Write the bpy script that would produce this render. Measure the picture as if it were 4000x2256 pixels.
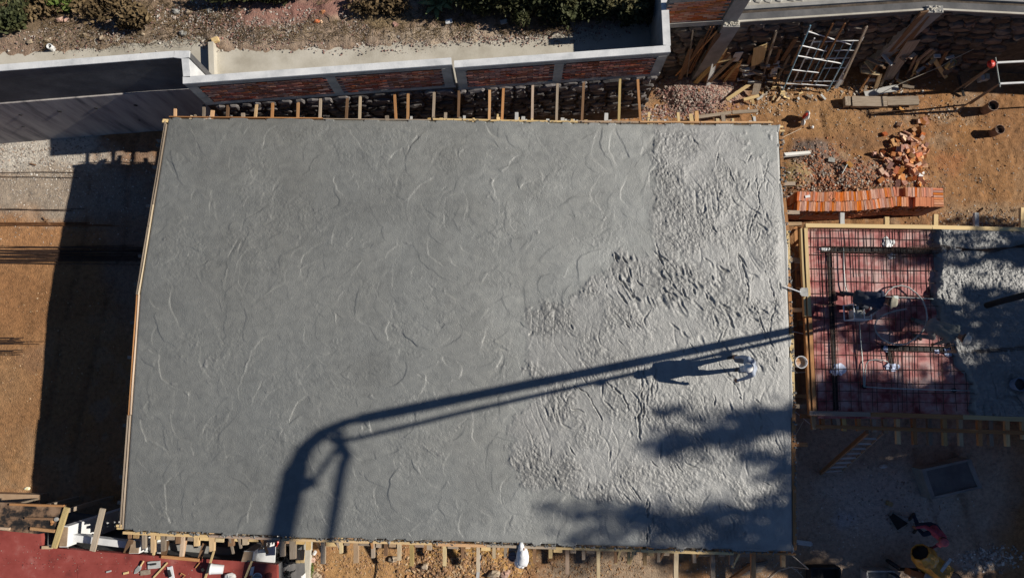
import bpy, bmesh, math, random
import numpy as np
from mathutils import Vector, Matrix, Quaternion

R = math.radians
random.seed(7)
rng = np.random.default_rng(7)
for o in list(bpy.data.objects):
    bpy.data.objects.remove(o)
scene = bpy.context.scene
COL = scene.collection

# ------------------------------------------------------------------ camera
HC, F, CX, CY, TILT = 20.2, 2667.0, 2000.0, 1128.0, R(7.94)
cam_d = bpy.data.cameras.new('camera')
cam_d.sensor_width = 36.0
cam_d.lens = F / 4000 * 36
cam_d.clip_end = 2000
cam = bpy.data.objects.new('camera', cam_d)
cam.location = (0, 0, HC)
cam.rotation_euler = (TILT, 0, 0)
COL.objects.link(cam)
scene.camera = cam

# ------------------------------------------------------------------ world and sun
SUN_EL, SUN_AZ = 35.0, 3.5          # azimuth: degrees from +X towards +Y
w = bpy.data.worlds.new('World')
scene.world = w
w.use_nodes = True
wn = w.node_tree
wn.nodes.clear()
sky = wn.nodes.new('ShaderNodeTexSky')
sky.sky_type = 'NISHITA'
sky.sun_disc = False
sky.altitude = 2600
sky.air_density = 0.8
sky.dust_density = 0.2
sky.ozone_density = 4.0
sky.sun_elevation = R(SUN_EL)
sky.sun_rotation = R(90 - SUN_AZ)
bg = wn.nodes.new('ShaderNodeBackground')
bg.inputs['Strength'].default_value = 0.06
wo = wn.nodes.new('ShaderNodeOutputWorld')
wn.links.new(sky.outputs[0], bg.inputs['Color'])
wn.links.new(bg.outputs[0], wo.inputs['Surface'])

SUND = Vector((math.cos(R(SUN_EL)) * math.cos(R(SUN_AZ)), math.cos(R(SUN_EL)) * math.sin(R(SUN_AZ)), math.sin(R(SUN_EL))))
sl = bpy.data.lights.new('sun', 'SUN')
sl.energy = 5.0
sl.angle = R(0.53)
sl.color = (1.0, 0.93, 0.83)
so = bpy.data.objects.new('sun', sl)
so.location = (30, 0, 40)
so.rotation_euler = (-SUND).to_track_quat('-Z', 'Y').to_euler()
COL.objects.link(so)
vs = scene.view_settings
vs.view_transform = 'Standard'
vs.look = 'None'
vs.exposure = 0.16
vs.gamma = 1.0
vs.use_curve_mapping = False

ct, st = math.cos(TILT), math.sin(TILT)


def P(px, py, z=0.0):
    """photo pixel (4000 wide) -> world point on the level z"""
    dx = (px - CX) / F
    dy = -(py - CY) / F
    y = dy * ct + st
    zz = dy * st - ct
    t = (z - HC) / zz
    return Vector((dx * t, y * t, z))


def PA(px, py, z=0.0):
    px = np.asarray(px, float); py = np.asarray(py, float)
    dx = (px - CX) / F
    dy = -(py - CY) / F
    y = dy * ct + st
    zz = dy * st - ct
    t = (z - HC) / zz
    return dx * t, y * t


# ------------------------------------------------------------------ materials
MATS = {}


def nt(name):
    m = bpy.data.materials.new(name)
    m.use_nodes = True
    n = m.node_tree
    b = n.nodes['Principled BSDF']
    return m, n, b


def mat(name, cols, scale=3.0, detail=6, rough=0.85, bump=0.25, bscale=40.0, rnd=0.0, stretch=(1, 1, 1), spec=0.25,
        metal=0.0, world=False, attr=False, bdist=0.01, hue=0.0, contrast=(0.3, 0.7), trans=0.0, rvar=0.0):
    if name in MATS:
        return MATS[name]
    m, n, b = nt(name)
    L = n.links.new
    if world:
        tc = n.nodes.new('ShaderNodeNewGeometry'); src = tc.outputs['Position']
    else:
        tc = n.nodes.new('ShaderNodeTexCoord'); src = tc.outputs['Object']
    oi = n.nodes.new('ShaderNodeObjectInfo')
    mp = n.nodes.new('ShaderNodeMapping')
    mp.inputs['Scale'].default_value = stretch
    L(src, mp.inputs['Vector'])
    if not world:
        mm = n.nodes.new('ShaderNodeMath'); mm.operation = 'MULTIPLY'; mm.inputs[1].default_value = 37.0
        L(oi.outputs['Random'], mm.inputs[0])
        L(mm.outputs[0], mp.inputs['Location'])
    nz = n.nodes.new('ShaderNodeTexNoise')
    nz.inputs['Scale'].default_value = scale
    nz.inputs['Detail'].default_value = detail
    nz.inputs['Roughness'].default_value = 0.62
    L(mp.outputs[0], nz.inputs['Vector'])
    cr = n.nodes.new('ShaderNodeValToRGB')
    e = cr.color_ramp.elements
    k = len(cols)
    while len(e) < k:
        e.new(0.5)
    for i, c in enumerate(cols):
        e[i].position = contrast[0] + (contrast[1] - contrast[0]) * (i / max(1, k - 1))
        e[i].color = (c[0], c[1], c[2], 1)
    L(nz.outputs['Fac'], cr.inputs['Fac'])
    out = cr.outputs['Color']
    if attr:
        at = n.nodes.new('ShaderNodeAttribute'); at.attribute_name = 'Col'
        mx = n.nodes.new('ShaderNodeMix'); mx.data_type = 'RGBA'; mx.blend_type = 'MULTIPLY'
        mx.inputs[0].default_value = 1.0
        L(at.outputs['Color'], mx.inputs[6]); L(out, mx.inputs[7])
        out = mx.outputs[2]
    if rnd or hue:
        hs = n.nodes.new('ShaderNodeHueSaturation')
        mr = n.nodes.new('ShaderNodeMapRange')
        mr.inputs['To Min'].default_value = 1 - rnd
        mr.inputs['To Max'].default_value = 1 + rnd
        L(oi.outputs['Random'], mr.inputs['Value'])
        L(mr.outputs[0], hs.inputs['Value'])
        if hue:
            m2 = n.nodes.new('ShaderNodeMath'); m2.operation = 'MULTIPLY'; m2.inputs[1].default_value = 7.13
            m3 = n.nodes.new('ShaderNodeMath'); m3.operation = 'FRACT'
            m4 = n.nodes.new('ShaderNodeMapRange')
            m4.inputs['To Min'].default_value = 0.5 - hue
            m4.inputs['To Max'].default_value = 0.5 + hue
            L(oi.outputs['Random'], m2.inputs[0]); L(m2.outputs[0], m3.inputs[0]); L(m3.outputs[0], m4.inputs['Value'])
            L(m4.outputs[0], hs.inputs['Hue'])
            m5 = n.nodes.new('ShaderNodeMapRange')
            m5.inputs['To Min'].default_value = 0.6; m5.inputs['To Max'].default_value = 1.15
            m6 = n.nodes.new('ShaderNodeMath'); m6.operation = 'MULTIPLY'; m6.inputs[1].default_value = 13.7
            m7 = n.nodes.new('ShaderNodeMath'); m7.operation = 'FRACT'
            L(oi.outputs['Random'], m6.inputs[0]); L(m6.outputs[0], m7.inputs[0]); L(m7.outputs[0], m5.inputs['Value'])
            L(m5.outputs[0], hs.inputs['Saturation'])
        L(out, hs.inputs['Color'])
        out = hs.outputs['Color']
    L(out, b.inputs['Base Color'])
    b.inputs['Roughness'].default_value = rough
    b.inputs['Specular IOR Level'].default_value = spec
    b.inputs['Metallic'].default_value = metal
    if rvar:
        rr = n.nodes.new('ShaderNodeMapRange')
        rr.inputs['To Min'].default_value = rough - rvar
        rr.inputs['To Max'].default_value = rough + rvar
        rr.inputs['From Min'].default_value = 0.3; rr.inputs['From Max'].default_value = 0.7
        L(nz.outputs['Fac'], rr.inputs['Value']); L(rr.outputs[0], b.inputs['Roughness'])
    if bump:
        nb = n.nodes.new('ShaderNodeTexNoise')
        nb.inputs['Scale'].default_value = bscale
        nb.inputs['Detail'].default_value = 5
        L(mp.outputs[0], nb.inputs['Vector'])
        bp = n.nodes.new('ShaderNodeBump')
        bp.inputs['Strength'].default_value = bump
        bp.inputs['Distance'].default_value = bdist
        L(nb.outputs['Fac'], bp.inputs['Height'])
        L(bp.outputs[0], b.inputs['Normal'])
    MATS[name] = m
    return m


WOOD = mat('weathered pine', [(.30, .18, .085), (.50, .34, .17), (.62, .46, .26)], 2.2, 8, .8, .4, 6, rnd=.35, hue=.02, stretch=(1.2, 9, 9))
WOODG = mat('grey weathered timber', [(.17, .13, .095), (.30, .24, .18), (.42, .36, .29)], 2.2, 8, .88, .4, 6, rnd=.35, stretch=(1.2, 9, 9))
WOODB = mat('brown old timber', [(.10, .055, .03), (.19, .11, .06), (.28, .17, .10)], 2.2, 8, .85, .4, 6, rnd=.3, stretch=(1.2, 9, 9))
WOODY = mat('fresh yellow pine', [(.58, .40, .17), (.68, .50, .25), (.74, .57, .31)], 2.0, 8, .7, .25, 6, rnd=.16, stretch=(1.2, 9, 9))
WOODO = mat('form oiled orange timber', [(.20, .08, .03), (.42, .20, .08), (.58, .36, .17)], 2.4, 8, .8, .3, 6, rnd=.2, stretch=(1.2, 9, 9))
BOARDW = mat('cement dusted grey board', [(.38, .38, .36), (.52, .52, .50), (.62, .61, .58)], 2.4, 8, .85, .3, 6, rnd=.15, stretch=(1.2, 5, 5))
CONC = mat('grey cement', [(.20, .20, .19), (.28, .275, .26), (.36, .35, .33)], 2.5, 8, .9, .4, 30, world=True)
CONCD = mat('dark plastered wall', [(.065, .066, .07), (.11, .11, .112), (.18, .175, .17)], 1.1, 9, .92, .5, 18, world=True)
CONCM = mat('streaked lower plaster', [(.15, .145, .15), (.34, .315, .305), (.46, .43, .40)], 1.0, 10, .92, .5, 18, world=True, stretch=(2.6, 2.6, .35), contrast=(.34, .62))
CONCW = mat('whitewashed wall top', [(.45, .465, .47), (.62, .63, .63), (.72, .725, .715)], 2.2, 10, .85, .3, 25, world=True)
CONCC = mat('cream cement apron', [(.36, .33, .27), (.48, .45, .38), (.56, .53, .46)], 1.3, 8, .9, .3, 25, world=True)
BRICK = mat('red clay brick', [(.17, .06, .04), (.31, .105, .065), (.38, .165, .11)], 3, 6, .9, .4, 8, rnd=.35, hue=.012)
BRICKS = mat('new orange brick', [(.44, .13, .045), (.56, .185, .068), (.64, .24, .10)], 2, 6, .88, .3, 8, rnd=.24, hue=.008)
BRICKP = mat('loose weathered brick', [(.36, .13, .055), (.54, .235, .10), (.62, .32, .16)], 2, 6, .9, .3, 8, rnd=.38, hue=.02)
MORTAR = mat('grey mortar', [(.14, .135, .125), (.21, .20, .185), (.27, .26, .24)], 6, 8, .95, .5, 60, world=True)
STONE = mat('brown field stone', [(.055, .042, .036), (.12, .09, .07), (.19, .145, .11)], 1.6, 8, .9, .6, 5, rnd=.45, hue=.02)
STONEG = mat('dark basalt stone', [(.06, .056, .058), (.13, .12, .115), (.22, .20, .19)], 1.6, 8, .9, .6, 5, rnd=.5)
DIRTM = mat('earth between stones', [(.04, .032, .026), (.08, .065, .052), (.13, .10, .08)], 5, 8, .95, .6, 40, world=True)
STEEL = mat('dark reinforcing steel', [(.035, .024, .02), (.075, .045, .033), (.11, .07, .05)], 8, 4, .6, .2, 60, spec=.4, metal=.3)
STEELR = mat('rusty reinforcing steel', [(.10, .045, .02), (.19, .085, .035), (.26, .13, .06)], 8, 4, .75, .2, 60)
PIPEW = mat('white painted pipe', [(.62, .63, .64), (.78, .79, .79)], 5, 4, .4, .05, 40, spec=.5)
PIPEB = mat('chipped blue paint', [(.10, .24, .36), (.20, .38, .50), (.45, .52, .55)], 9, 6, .5, .1, 40, spec=.4)
GALV = mat('galvanised conduit', [(.30, .34, .33), (.46, .50, .48)], 6, 4, .4, .05, 40, spec=.5, metal=.5)
RUBBER = mat('black rubber hose', [(.010, .010, .011), (.022, .022, .023)], 8, 4, .7, .2, 50)
WHITEP = mat('white plastic', [(.70, .72, .72), (.82, .83, .82)], 5, 4, .45, .15, 12, spec=.5)
BLACKP = mat('black plastic sheet', [(.008, .009, .010), (.02, .021, .022)], 4, 5, .5, .3, 8, spec=.4)
YELLOW = mat('worn yellow paint', [(.20, .13, .07), (.50, .24, .035), (.62, .32, .05), (.42, .36, .26)], 5, 10, .55, .2, 25, spec=.4)
ORANGEP = mat('orange painted steel', [(.32, .10, .03), (.50, .18, .06)], 4, 7, .6, .2, 25)
DARKM = mat('dark grimy metal', [(.015, .015, .016), (.04, .04, .042)], 6, 6, .7, .3, 25)
GREYM = mat('cement splashed metal', [(.20, .20, .19), (.36, .36, .34), (.5, .49, .46)], 6, 7, .6, .2, 25)
REDP = mat('red plastic', [(.55, .03, .02), (.65, .05, .03)], 5, 4, .4, .05, 20, spec=.5)
BUCKETB = mat('grey bucket plastic', [(.16, .16, .17), (.25, .25, .26)], 5, 4, .5, .1, 20, spec=.4)
BUCKETP = mat('dusty clay drum', [(.14, .085, .06), (.24, .16, .12), (.32, .23, .18)], 5, 6, .7, .2, 20)
ROPE = mat('pale rope', [(.45, .40, .31), (.60, .55, .45)], 20, 4, .9, .2, 80)
REDROOF = mat('red sealed roof', [(.15, .035, .030), (.255, .052, .042), (.30, .066, .054), (.36, .13, .11)], 1.7, 12, .72, .3, 60, world=True, rvar=.15)
TARBOARD = mat('tar stained plywood', [(.012, .012, .013), (.03, .025, .022), (.17, .105, .065), (.26, .17, .11)], 2.4, 9, .8, .3, 20, world=True, contrast=(.42, .62))
LEAF = mat('dusty green leaf', [(.024, .032, .013), (.055, .062, .024), (.12, .11, .05)], 1.5, 4, .7, 0, rnd=.2, world=True)
LEAFD = mat('dry brown foliage', [(.06, .042, .02), (.13, .09, .045), (.22, .16, .085)], 1.5, 4, .85, 0, rnd=.2, world=True)
LEAFG = mat('fresh green foliage', [(.05, .09, .015), (.10, .15, .03), (.17, .19, .06)], 2.5, 4, .7, 0, world=True)
AGAVE = mat('agave leaf', [(.10, .14, .05), (.17, .20, .08)], 3, 4, .6, .1, 20)
BARK = mat('bark', [(.05, .035, .024), (.11, .08, .055)], 6, 6, .9, .4, 20)
SKIN = mat('skin', [(.22, .105, .06), (.28, .14, .085)], 6, 3, .6, 0)
PEBBLE = mat('pebble', [(.9, .9, .9), (1, 1, 1)], 4, 4, .9, .3, 30, attr=True, world=True)


# ------------------------------------------------------------------ mesh builder
class MB:
    def __init__(s):
        s.v = []; s.f = []

    def add(s, vs_, fs):
        o = len(s.v)
        s.v += [tuple(v) for v in vs_]
        s.f += [tuple(i + o for i in f) for f in fs]
        return s

    def box(s, c, size, rz=0.0, q=None):
        hx, hy, hz = size[0] / 2, size[1] / 2, size[2] / 2
        pts = [Vector((x, y, z)) for z in (-hz, hz) for y in (-hy, hy) for x in (-hx, hx)]
        rot = q.to_matrix() if q else Matrix.Rotation(rz, 3, 'Z')
        c = Vector(c)
        return s.add([c + rot @ p for p in pts], [(0, 2, 3, 1), (4, 5, 7, 6), (0, 1, 5, 4), (2, 6, 7, 3), (0, 4, 6, 2), (1, 3, 7, 5)])

    def bar(s, a, b, wd, h=None, up=(0, 0, 1)):
        a = Vector(a); b = Vector(b); h = h or wd
        x = (b - a); ln = x.length; x.normalize()
        upv = Vector(up)
        if abs(x.dot(upv)) > .98: upv = Vector((0, 1, 0))
        y = upv.cross(x).normalized(); z = x.cross(y)
        m = Matrix((x, y, z)).transposed()
        return s.box((a + b) / 2, (ln, wd, h), q=m.to_quaternion())

    def tube(s, pts, r, seg=6, r2=None, caps=True):
        pts = [Vector(p) for p in pts]
        n = len(pts); rings = []; vs_ = []; fs = []
        prev = None
        for i, p in enumerate(pts):
            t = (pts[min(i + 1, n - 1)] - pts[max(i - 1, 0)])
            if t.length < 1e-6: t = Vector((0, 0, 1))
            t.normalize()
            if prev is None:
                a = Vector((0, 0, 1)) if abs(t.z) < .9 else Vector((1, 0, 0))
                prev = (a - t * a.dot(t)).normalized()
            else:
                prev = (prev - t * prev.dot(t))
                if prev.length < 1e-5: prev = t.orthogonal()
                prev.normalize()
            bn = t.cross(prev)
            rr = r if r2 is None else r + (r2 - r) * i / max(1, n - 1)
            if isinstance(r, (list, tuple)): rr = r[i]
            for k in range(seg):
                a = 2 * math.pi * k / seg
                vs_.append(p + (prev * math.cos(a) + bn * math.sin(a)) * rr)
        for i in range(n - 1):
            for k in range(seg):
                a = i * seg + k; b = i * seg + (k + 1) % seg
                fs.append((a, b, b + seg, a + seg))
        if caps:
            fs.append(tuple(reversed(range(seg))))
            fs.append(tuple(range((n - 1) * seg, n * seg)))
        return s.add(vs_, fs)

    def lathe(s, c, prof, seg=20, axis=None):
        c = Vector(c); vs_ = []; fs = []
        q = axis.to_track_quat('Z', 'Y') if axis is not None else Quaternion()
        n = len(prof)
        for (r, z) in prof:
            for k in range(seg):
                a = 2 * math.pi * k / seg
                vs_.append(c + q @ Vector((r * math.cos(a), r * math.sin(a), z)))
        for i in range(n - 1):
            for k in range(seg):
                a = i * seg + k; b = i * seg + (k + 1) % seg
                fs.append((a, b, b + seg, a + seg))
        fs.append(tuple(reversed(range(seg))))
        fs.append(tuple(range((n - 1) * seg, n * seg)))
        return s.add(vs_, fs)

    def prism(s, pts, z0, z1):
        n = len(pts)
        vs_ = [(p[0], p[1], z0) for p in pts] + [(p[0], p[1], z1) for p in pts]
        fs = [tuple(reversed(range(n))), tuple(range(n, 2 * n))]
        for i in range(n):
            j = (i + 1) % n
            fs.append((i, j, j + n, i + n))
        return s.add(vs_, fs)

    def blob(s, c, r, seg=8, rings=5, jit=0.0, rnd=random):
        c = Vector(c); vs_ = []; fs = []
        rx, ry, rz = (r, r, r) if not isinstance(r, (tuple, list)) else r
        vs_.append(c + Vector((0, 0, -rz)))
        for i in range(1, rings):
            th = -math.pi / 2 + math.pi * i / rings
            for k in range(seg):
                a = 2 * math.pi * k / seg
                j = 1 + rnd.uniform(-jit, jit)
                vs_.append(c + Vector((rx * math.cos(th) * math.cos(a) * j, ry * math.cos(th) * math.sin(a) * j, rz * math.sin(th) * j)))
        vs_.append(c + Vector((0, 0, rz)))
        for k in range(seg):
            fs.append((0, 1 + (k + 1) % seg, 1 + k))
        for i in range(rings - 2):
            for k in range(seg):
                a = 1 + i * seg + k; b = 1 + i * seg + (k + 1) % seg
                fs.append((a, b, b + seg, a + seg))
        t = len(vs_) - 1; o = 1 + (rings - 2) * seg
        for k in range(seg):
            fs.append((o + k, o + (k + 1) % seg, t))
        return s.add(vs_, fs)


def tag(o, label=None, cat=None, group=None, kind=None):
    if label: o['label'] = label
    if cat: o['category'] = cat
    if group: o['group'] = group
    if kind: o['kind'] = kind
    return o


def obj(name, mb, m, parent=None, smooth=False, origin=None):
    """link a builder as one mesh object; coordinates are WORLD (an unrotated parent's offset is taken off)"""
    me = bpy.data.meshes.new(name)
    v = np.array([tuple(x) for x in mb.v], float)
    if origin is None:
        if parent is None:
            origin = Vector(((v[:, 0].min() + v[:, 0].max()) / 2, (v[:, 1].min() + v[:, 1].max()) / 2, v[:, 2].min()))
        else:
            origin = root_loc(parent)
    v = v - np.array(origin)
    me.from_pydata([tuple(x) for x in v], [], mb.f)
    if smooth:
        me.polygons.foreach_set('use_smooth', [True] * len(me.polygons))
    me.materials.append(m)
    me.update()
    o = bpy.data.objects.new(name, me)
    COL.objects.link(o)
    if parent is None:
        o.location = origin
    else:
        o.parent = parent
        if o.parent.parent or not parent.get('_root'):
            pass
    return o


def root_loc(p):
    l = Vector(p.location)
    while p.parent:
        p = p.parent
        l += Vector(p.location)
    return l


def thing(name, label, cat, loc, group=None):
    o = bpy.data.objects.new(name, None)
    o.empty_display_size = .2
    o.location = Vector(loc)
    COL.objects.link(o)
    return tag(o, label, cat, group)


def smoothstep(t):
    t = np.clip(t, 0, 1)
    return t * t * (3 - 2 * t)


def vnoise(X, Y, cell, seed, cell2=None):
    g = np.random.default_rng(seed).random((257, 257))
    cell2 = cell2 or cell
    u = np.asarray(X) / cell + 1000.37; v = np.asarray(Y) / cell2 + 1000.71
    iu = np.floor(u).astype(int); iv = np.floor(v).astype(int)
    fu = smoothstep(u - iu); fv = smoothstep(v - iv)
    a = g[iu % 256, iv % 256]; b = g[(iu + 1) % 256, iv % 256]
    c = g[iu % 256, (iv + 1) % 256]; d = g[(iu + 1) % 256, (iv + 1) % 256]
    return (a * (1 - fu) + b * fu) * (1 - fv) + (c * (1 - fu) + d * fu) * fv


def fbm(X, Y, cell, seed, oct=4, gain=.5):
    t = 0; amp = 1; s = 0
    for i in range(oct):
        t = t + amp * vnoise(X, Y, cell, seed + i * 17); s += amp
        amp *= gain; cell *= .5
    return t / s


def grid_obj(name, X, Y, Z, m, col=None, smooth=True, keep=None, skirt=None):
    ny, nx = X.shape
    v = np.stack([X, Y, Z], -1).reshape(-1, 3)
    idx = np.arange(ny * nx).reshape(ny, nx)
    q = np.stack([idx[:-1, :-1], idx[:-1, 1:], idx[1:, 1:], idx[1:, :-1]], -1).reshape(-1, 4)
    if keep is not None:
        kk = keep[:-1, :-1] | keep[1:, 1:] | keep[:-1, 1:] | keep[1:, :-1]
        q = q[kk.reshape(-1)]
    if skirt is not None:
        ring = np.concatenate([idx[0, :-1], idx[:-1, -1], idx[-1, :0:-1], idx[:0:-1, 0]])
        low = v[ring].copy(); low[:, 2] = skirt
        n0 = len(v); v = np.concatenate([v, low])
        k = len(ring); a = np.arange(k); b = (a + 1) % k
        q = np.concatenate([q, np.stack([ring[a], n0 + a, n0 + b, ring[b]], -1)])
        if col is not None:
            col = np.concatenate([col.reshape(-1, 3), col.reshape(-1, 3)[ring]])
    me = bpy.data.meshes.new(name)
    me.vertices.add(len(v)); me.vertices.foreach_set('co', v.astype(np.float32).ravel())
    me.loops.add(len(q) * 4); me.loops.foreach_set('vertex_index', q.astype(np.int32).ravel())
    me.polygons.add(len(q))
    me.polygons.foreach_set('loop_start', np.arange(0, len(q) * 4, 4, dtype=np.int32))
    me.polygons.foreach_set('loop_total', np.full(len(q), 4, dtype=np.int32))
    me.polygons.foreach_set('use_smooth', np.full(len(q), smooth))
    me.update(calc_edges=True)
    if col is not None:
        ca = me.color_attributes.new('Col', 'FLOAT_COLOR', 'POINT')
        c4 = np.ones((len(v), 4), np.float32); c4[:, :3] = col.reshape(-1, 3)
        ca.data.foreach_set('color', c4.ravel())
    me.materials.append(m)
    o = bpy.data.objects.new(name, me)
    COL.objects.link(o)
    return o


# ---- planks share a few box meshes: local x is the length, scaled to size
def plank_mesh(seed):
    rnd = random.Random(seed)
    mb = MB()
    b = .5
    vs_ = []
    for x in (-.5, -.17, .17, .5):
        for (y, z) in ((-.5, -.5), (.5, -.5), (.5, .5), (-.5, .5)):
            j = .035
            vs_.append((x + (rnd.uniform(-.006, .006) if abs(x) == .5 else 0), y + rnd.uniform(-j, j), z + rnd.uniform(-j, j)))
    fs = [(3, 2, 1, 0), (12, 13, 14, 15)]
    for i in range(3):
        for k in range(4):
            a = i * 4 + k; c = i * 4 + (k + 1) % 4
            fs.append((a, c, c + 4, a + 4))
    mb.add(vs_, fs)
    return mb


PLANKS = {}


def plank(name, a, b, wd, h, m, parent=None, up=(0, 0, 1), roll=0.0):
    a = Vector(a); b = Vector(b)
    k = (m.name, random.randrange(4))
    if k not in PLANKS:
        me = bpy.data.meshes.new('plank')
        mb = plank_mesh(hash(k[1]) + 11)
        me.from_pydata(mb.v, [], mb.f); me.materials.append(m); me.update()
        PLANKS[k] = me
    o = bpy.data.objects.new(name, PLANKS[k])
    COL.objects.link(o)
    x = b - a; ln = x.length; x.normalize()
    upv = Vector(up)
    if abs(x.dot(upv)) > .98: upv = Vector((0, 1, 0))
    y = upv.cross(x).normalized(); z = x.cross(y)
    rot = Matrix((x, y, z)).transposed().to_4x4() @ Matrix.Rotation(roll, 4, 'X')
    c = (a + b) / 2
    if parent is not None:
        c = c - root_loc(parent)
        o.parent = parent
    o.matrix_local = Matrix.Translation(c) @ rot @ Matrix.Diagonal((ln, wd, h, 1))
    return o


def shared(name, me, loc, rot, scale, parent=None):
    o = bpy.data.objects.new(name, me)
    COL.objects.link(o)
    loc = Vector(loc)
    if parent is not None:
        loc = loc - root_loc(parent)
        o.parent = parent
    o.matrix_local = Matrix.Translation(loc) @ rot.to_matrix().to_4x4() @ Matrix.Diagonal((*scale, 1))
    return o


def brick_mesh(seed, m):
    rnd = random.Random(seed)
    mb = plank_mesh(seed)
    me = bpy.data.meshes.new('brick')
    me.from_pydata(mb.v, [], mb.f); me.materials.append(m); me.update()
    return me


def stone_mesh(seed, m):
    rnd = random.Random(seed)
    n = 7
    vs_ = []
    for (z, s) in ((-.5, 1.0), (.25, .96), (.5, .74)):
        for k in range(n):
            a = 2 * math.pi * k / n
            c, s_ = math.cos(a), math.sin(a)
            e = (abs(c) ** 3.2 + abs(s_) ** 3.2) ** (-1 / 3.2) * .5
            if z == -.5: rk = 1
            vs_.append((c * e * s, s_ * e * s, z))
    for k in range(n):
        j = rnd.uniform(.86, 1.1)
        for L in range(3):
            x, y, z = vs_[L * n + k]
            vs_[L * n + k] = (x * j, y * j, z + (rnd.uniform(-.2, .12) if L == 2 else 0))
    fs = [tuple(range(2 * n, 3 * n))]
    for L in range(2):
        for k in range(n):
            a = L * n + k; b = L * n + (k + 1) % n
            fs.append((a, b, b + n, a + n))
    me = bpy.data.meshes.new('stone')
    me.from_pydata(vs_, [], fs); me.materials.append(m); me.update()
    return me


def stone_face(parent, a, b, z0, z1, ch, wmean, depth, m, seed, skip=None):
    """lay fieldstones on the vertical face that runs from a to b (outward normal = right of a->b)"""
    rnd = random.Random(seed)
    meshes = [stone_mesh(seed * 31 + i, m) for i in range(9)]
    a = Vector(a); b = Vector(b); d = (b - a); ln = d.length; d.normalize()
    nrm = Vector((d.y, -d.x, 0))
    rot = Matrix((d, Vector((0, 0, 1)), nrm)).transposed()
    z = z0; cnt = 0
    while z < z1 - .08:
        h = min(ch * rnd.uniform(.8, 1.25), z1 - z)
        x = -rnd.uniform(0, wmean)
        while x < ln:
            wd = wmean * rnd.uniform(.6, 1.5)
            cx = x + wd / 2
            if 0.1 < cx < ln - .05 and not (skip and skip(cx, z)):
                c = a + d * cx; c = Vector((c.x, c.y, z + h / 2 + rnd.uniform(-.03, .03))) + nrm * rnd.uniform(-.01, .03)
                q = rot.to_quaternion() @ Quaternion((0, 0, 1), rnd.uniform(-.22, .22))
                shared('stone', rnd.choice(meshes), c, q, (wd * .97, h * 1.02, depth * rnd.uniform(.8, 1.4)), parent)
                cnt += 1
            x += wd
        z += h
    return cnt


def lerp(a, b, t):
    return a + (b - a) * t

# ================================================================== SETTING
ZS = 3.0            # top of the poured slab
ZW = 4.3            # top of the long wall
ZR = 3.4            # top of the stone wall, right
ZU = 2.78           # walk and ground behind the long wall, which stands 1.5 m above it as a parapet


def blobmask(X, Y, px, py, rx, ry, z=0, soft=.5, seed=1, rough=.5, rot=0):
    c = P(px, py, z); k = (HC - z) / F
    rx, ry = rx * k, ry * k
    dx, dy = X - c.x, Y - c.y
    if rot:
        dx, dy = dx * math.cos(rot) + dy * math.sin(rot), -dx * math.sin(rot) + dy * math.cos(rot)
    d = np.sqrt((dx / rx) ** 2 + (dy / ry) ** 2)
    d = d + (fbm(X, Y, min(rx, ry) * .9, seed, 4, .6) - .5) * 2 * rough
    return smoothstep((1 + soft / 2 - d) / soft)


def mixc(col, mask, c):
    return col * (1 - mask[..., None]) + np.array(c) * mask[..., None]


# ---- ground: one sheet, fine in view, running on to the horizon
def axis(lo, hi, step):
    return np.concatenate([[-400, -150, -60, -30], np.arange(lo, hi, step), [30, 60, 150, 400]])


gx = axis(-17, 17, .055); gy = axis(-8, 12, .055)
X, Y = np.meshgrid(gx, gy)
Z = (fbm(X, Y, 2.2, 3, 5) - .5) * .16 + (fbm(X, Y, .35, 9, 3) - .5) * .05
lum = .75 + .5 * fbm(X, Y, 1.3, 21, 5, .6)
col = np.ones(X.shape + (3,)) * np.array((.35, .185, .088)) * lum[..., None]
col = mixc(col, .65 * smoothstep((fbm(X, Y, 1.7, 22, 5, .62) - .50) / .14), (.235, .135, .075))
col = mixc(col, .45 * smoothstep((fbm(X, Y, 1.1, 24, 5, .62) - .55) / .12), (.43, .22, .085))
col = mixc(col, .5 * smoothstep((fbm(X, Y, .9, 26, 5, .65) - .58) / .1), (.36, .27, .185))
# left yard: pale gravel near the wall, orange earth further down
col = mixc(col, blobmask(X, Y, 60, 590, 420, 110, soft=.6, seed=31), (.50, .46, .40))
col = mixc(col, blobmask(X, Y, 200, 760, 420, 120, soft=.7, seed=32), (.34, .28, .22))
col = mixc(col, .8 * blobmask(X, Y, 100, 1000, 500, 150, soft=.9, seed=33), (.36, .19, .09))
col = mixc(col, .75 * blobmask(X, Y, 80, 1180, 420, 110, soft=.9, seed=34), (.27, .125, .055))
col = mixc(col, .45 * blobmask(X, Y, 20, 1500, 110, 120, soft=.9, seed=35), (.44, .31, .18))
col = mixc(col, .5 * blobmask(X, Y, 130, 1400, 60, 50, soft=.9, seed=36), (.16, .12, .11))
col = mixc(col, .5 * blobmask(X, Y, 110, 1800, 220, 140, soft=.9, seed=37), (.33, .22, .125))
col = mixc(col, .65 * blobmask(X, Y, 60, 1420, 420, 420, soft=.8, seed=39), (.27, .145, .068))
col = mixc(col, .5 * blobmask(X, Y, 560, 900, 180, 300, soft=.9, seed=38), (.20, .19, .18))
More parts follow.
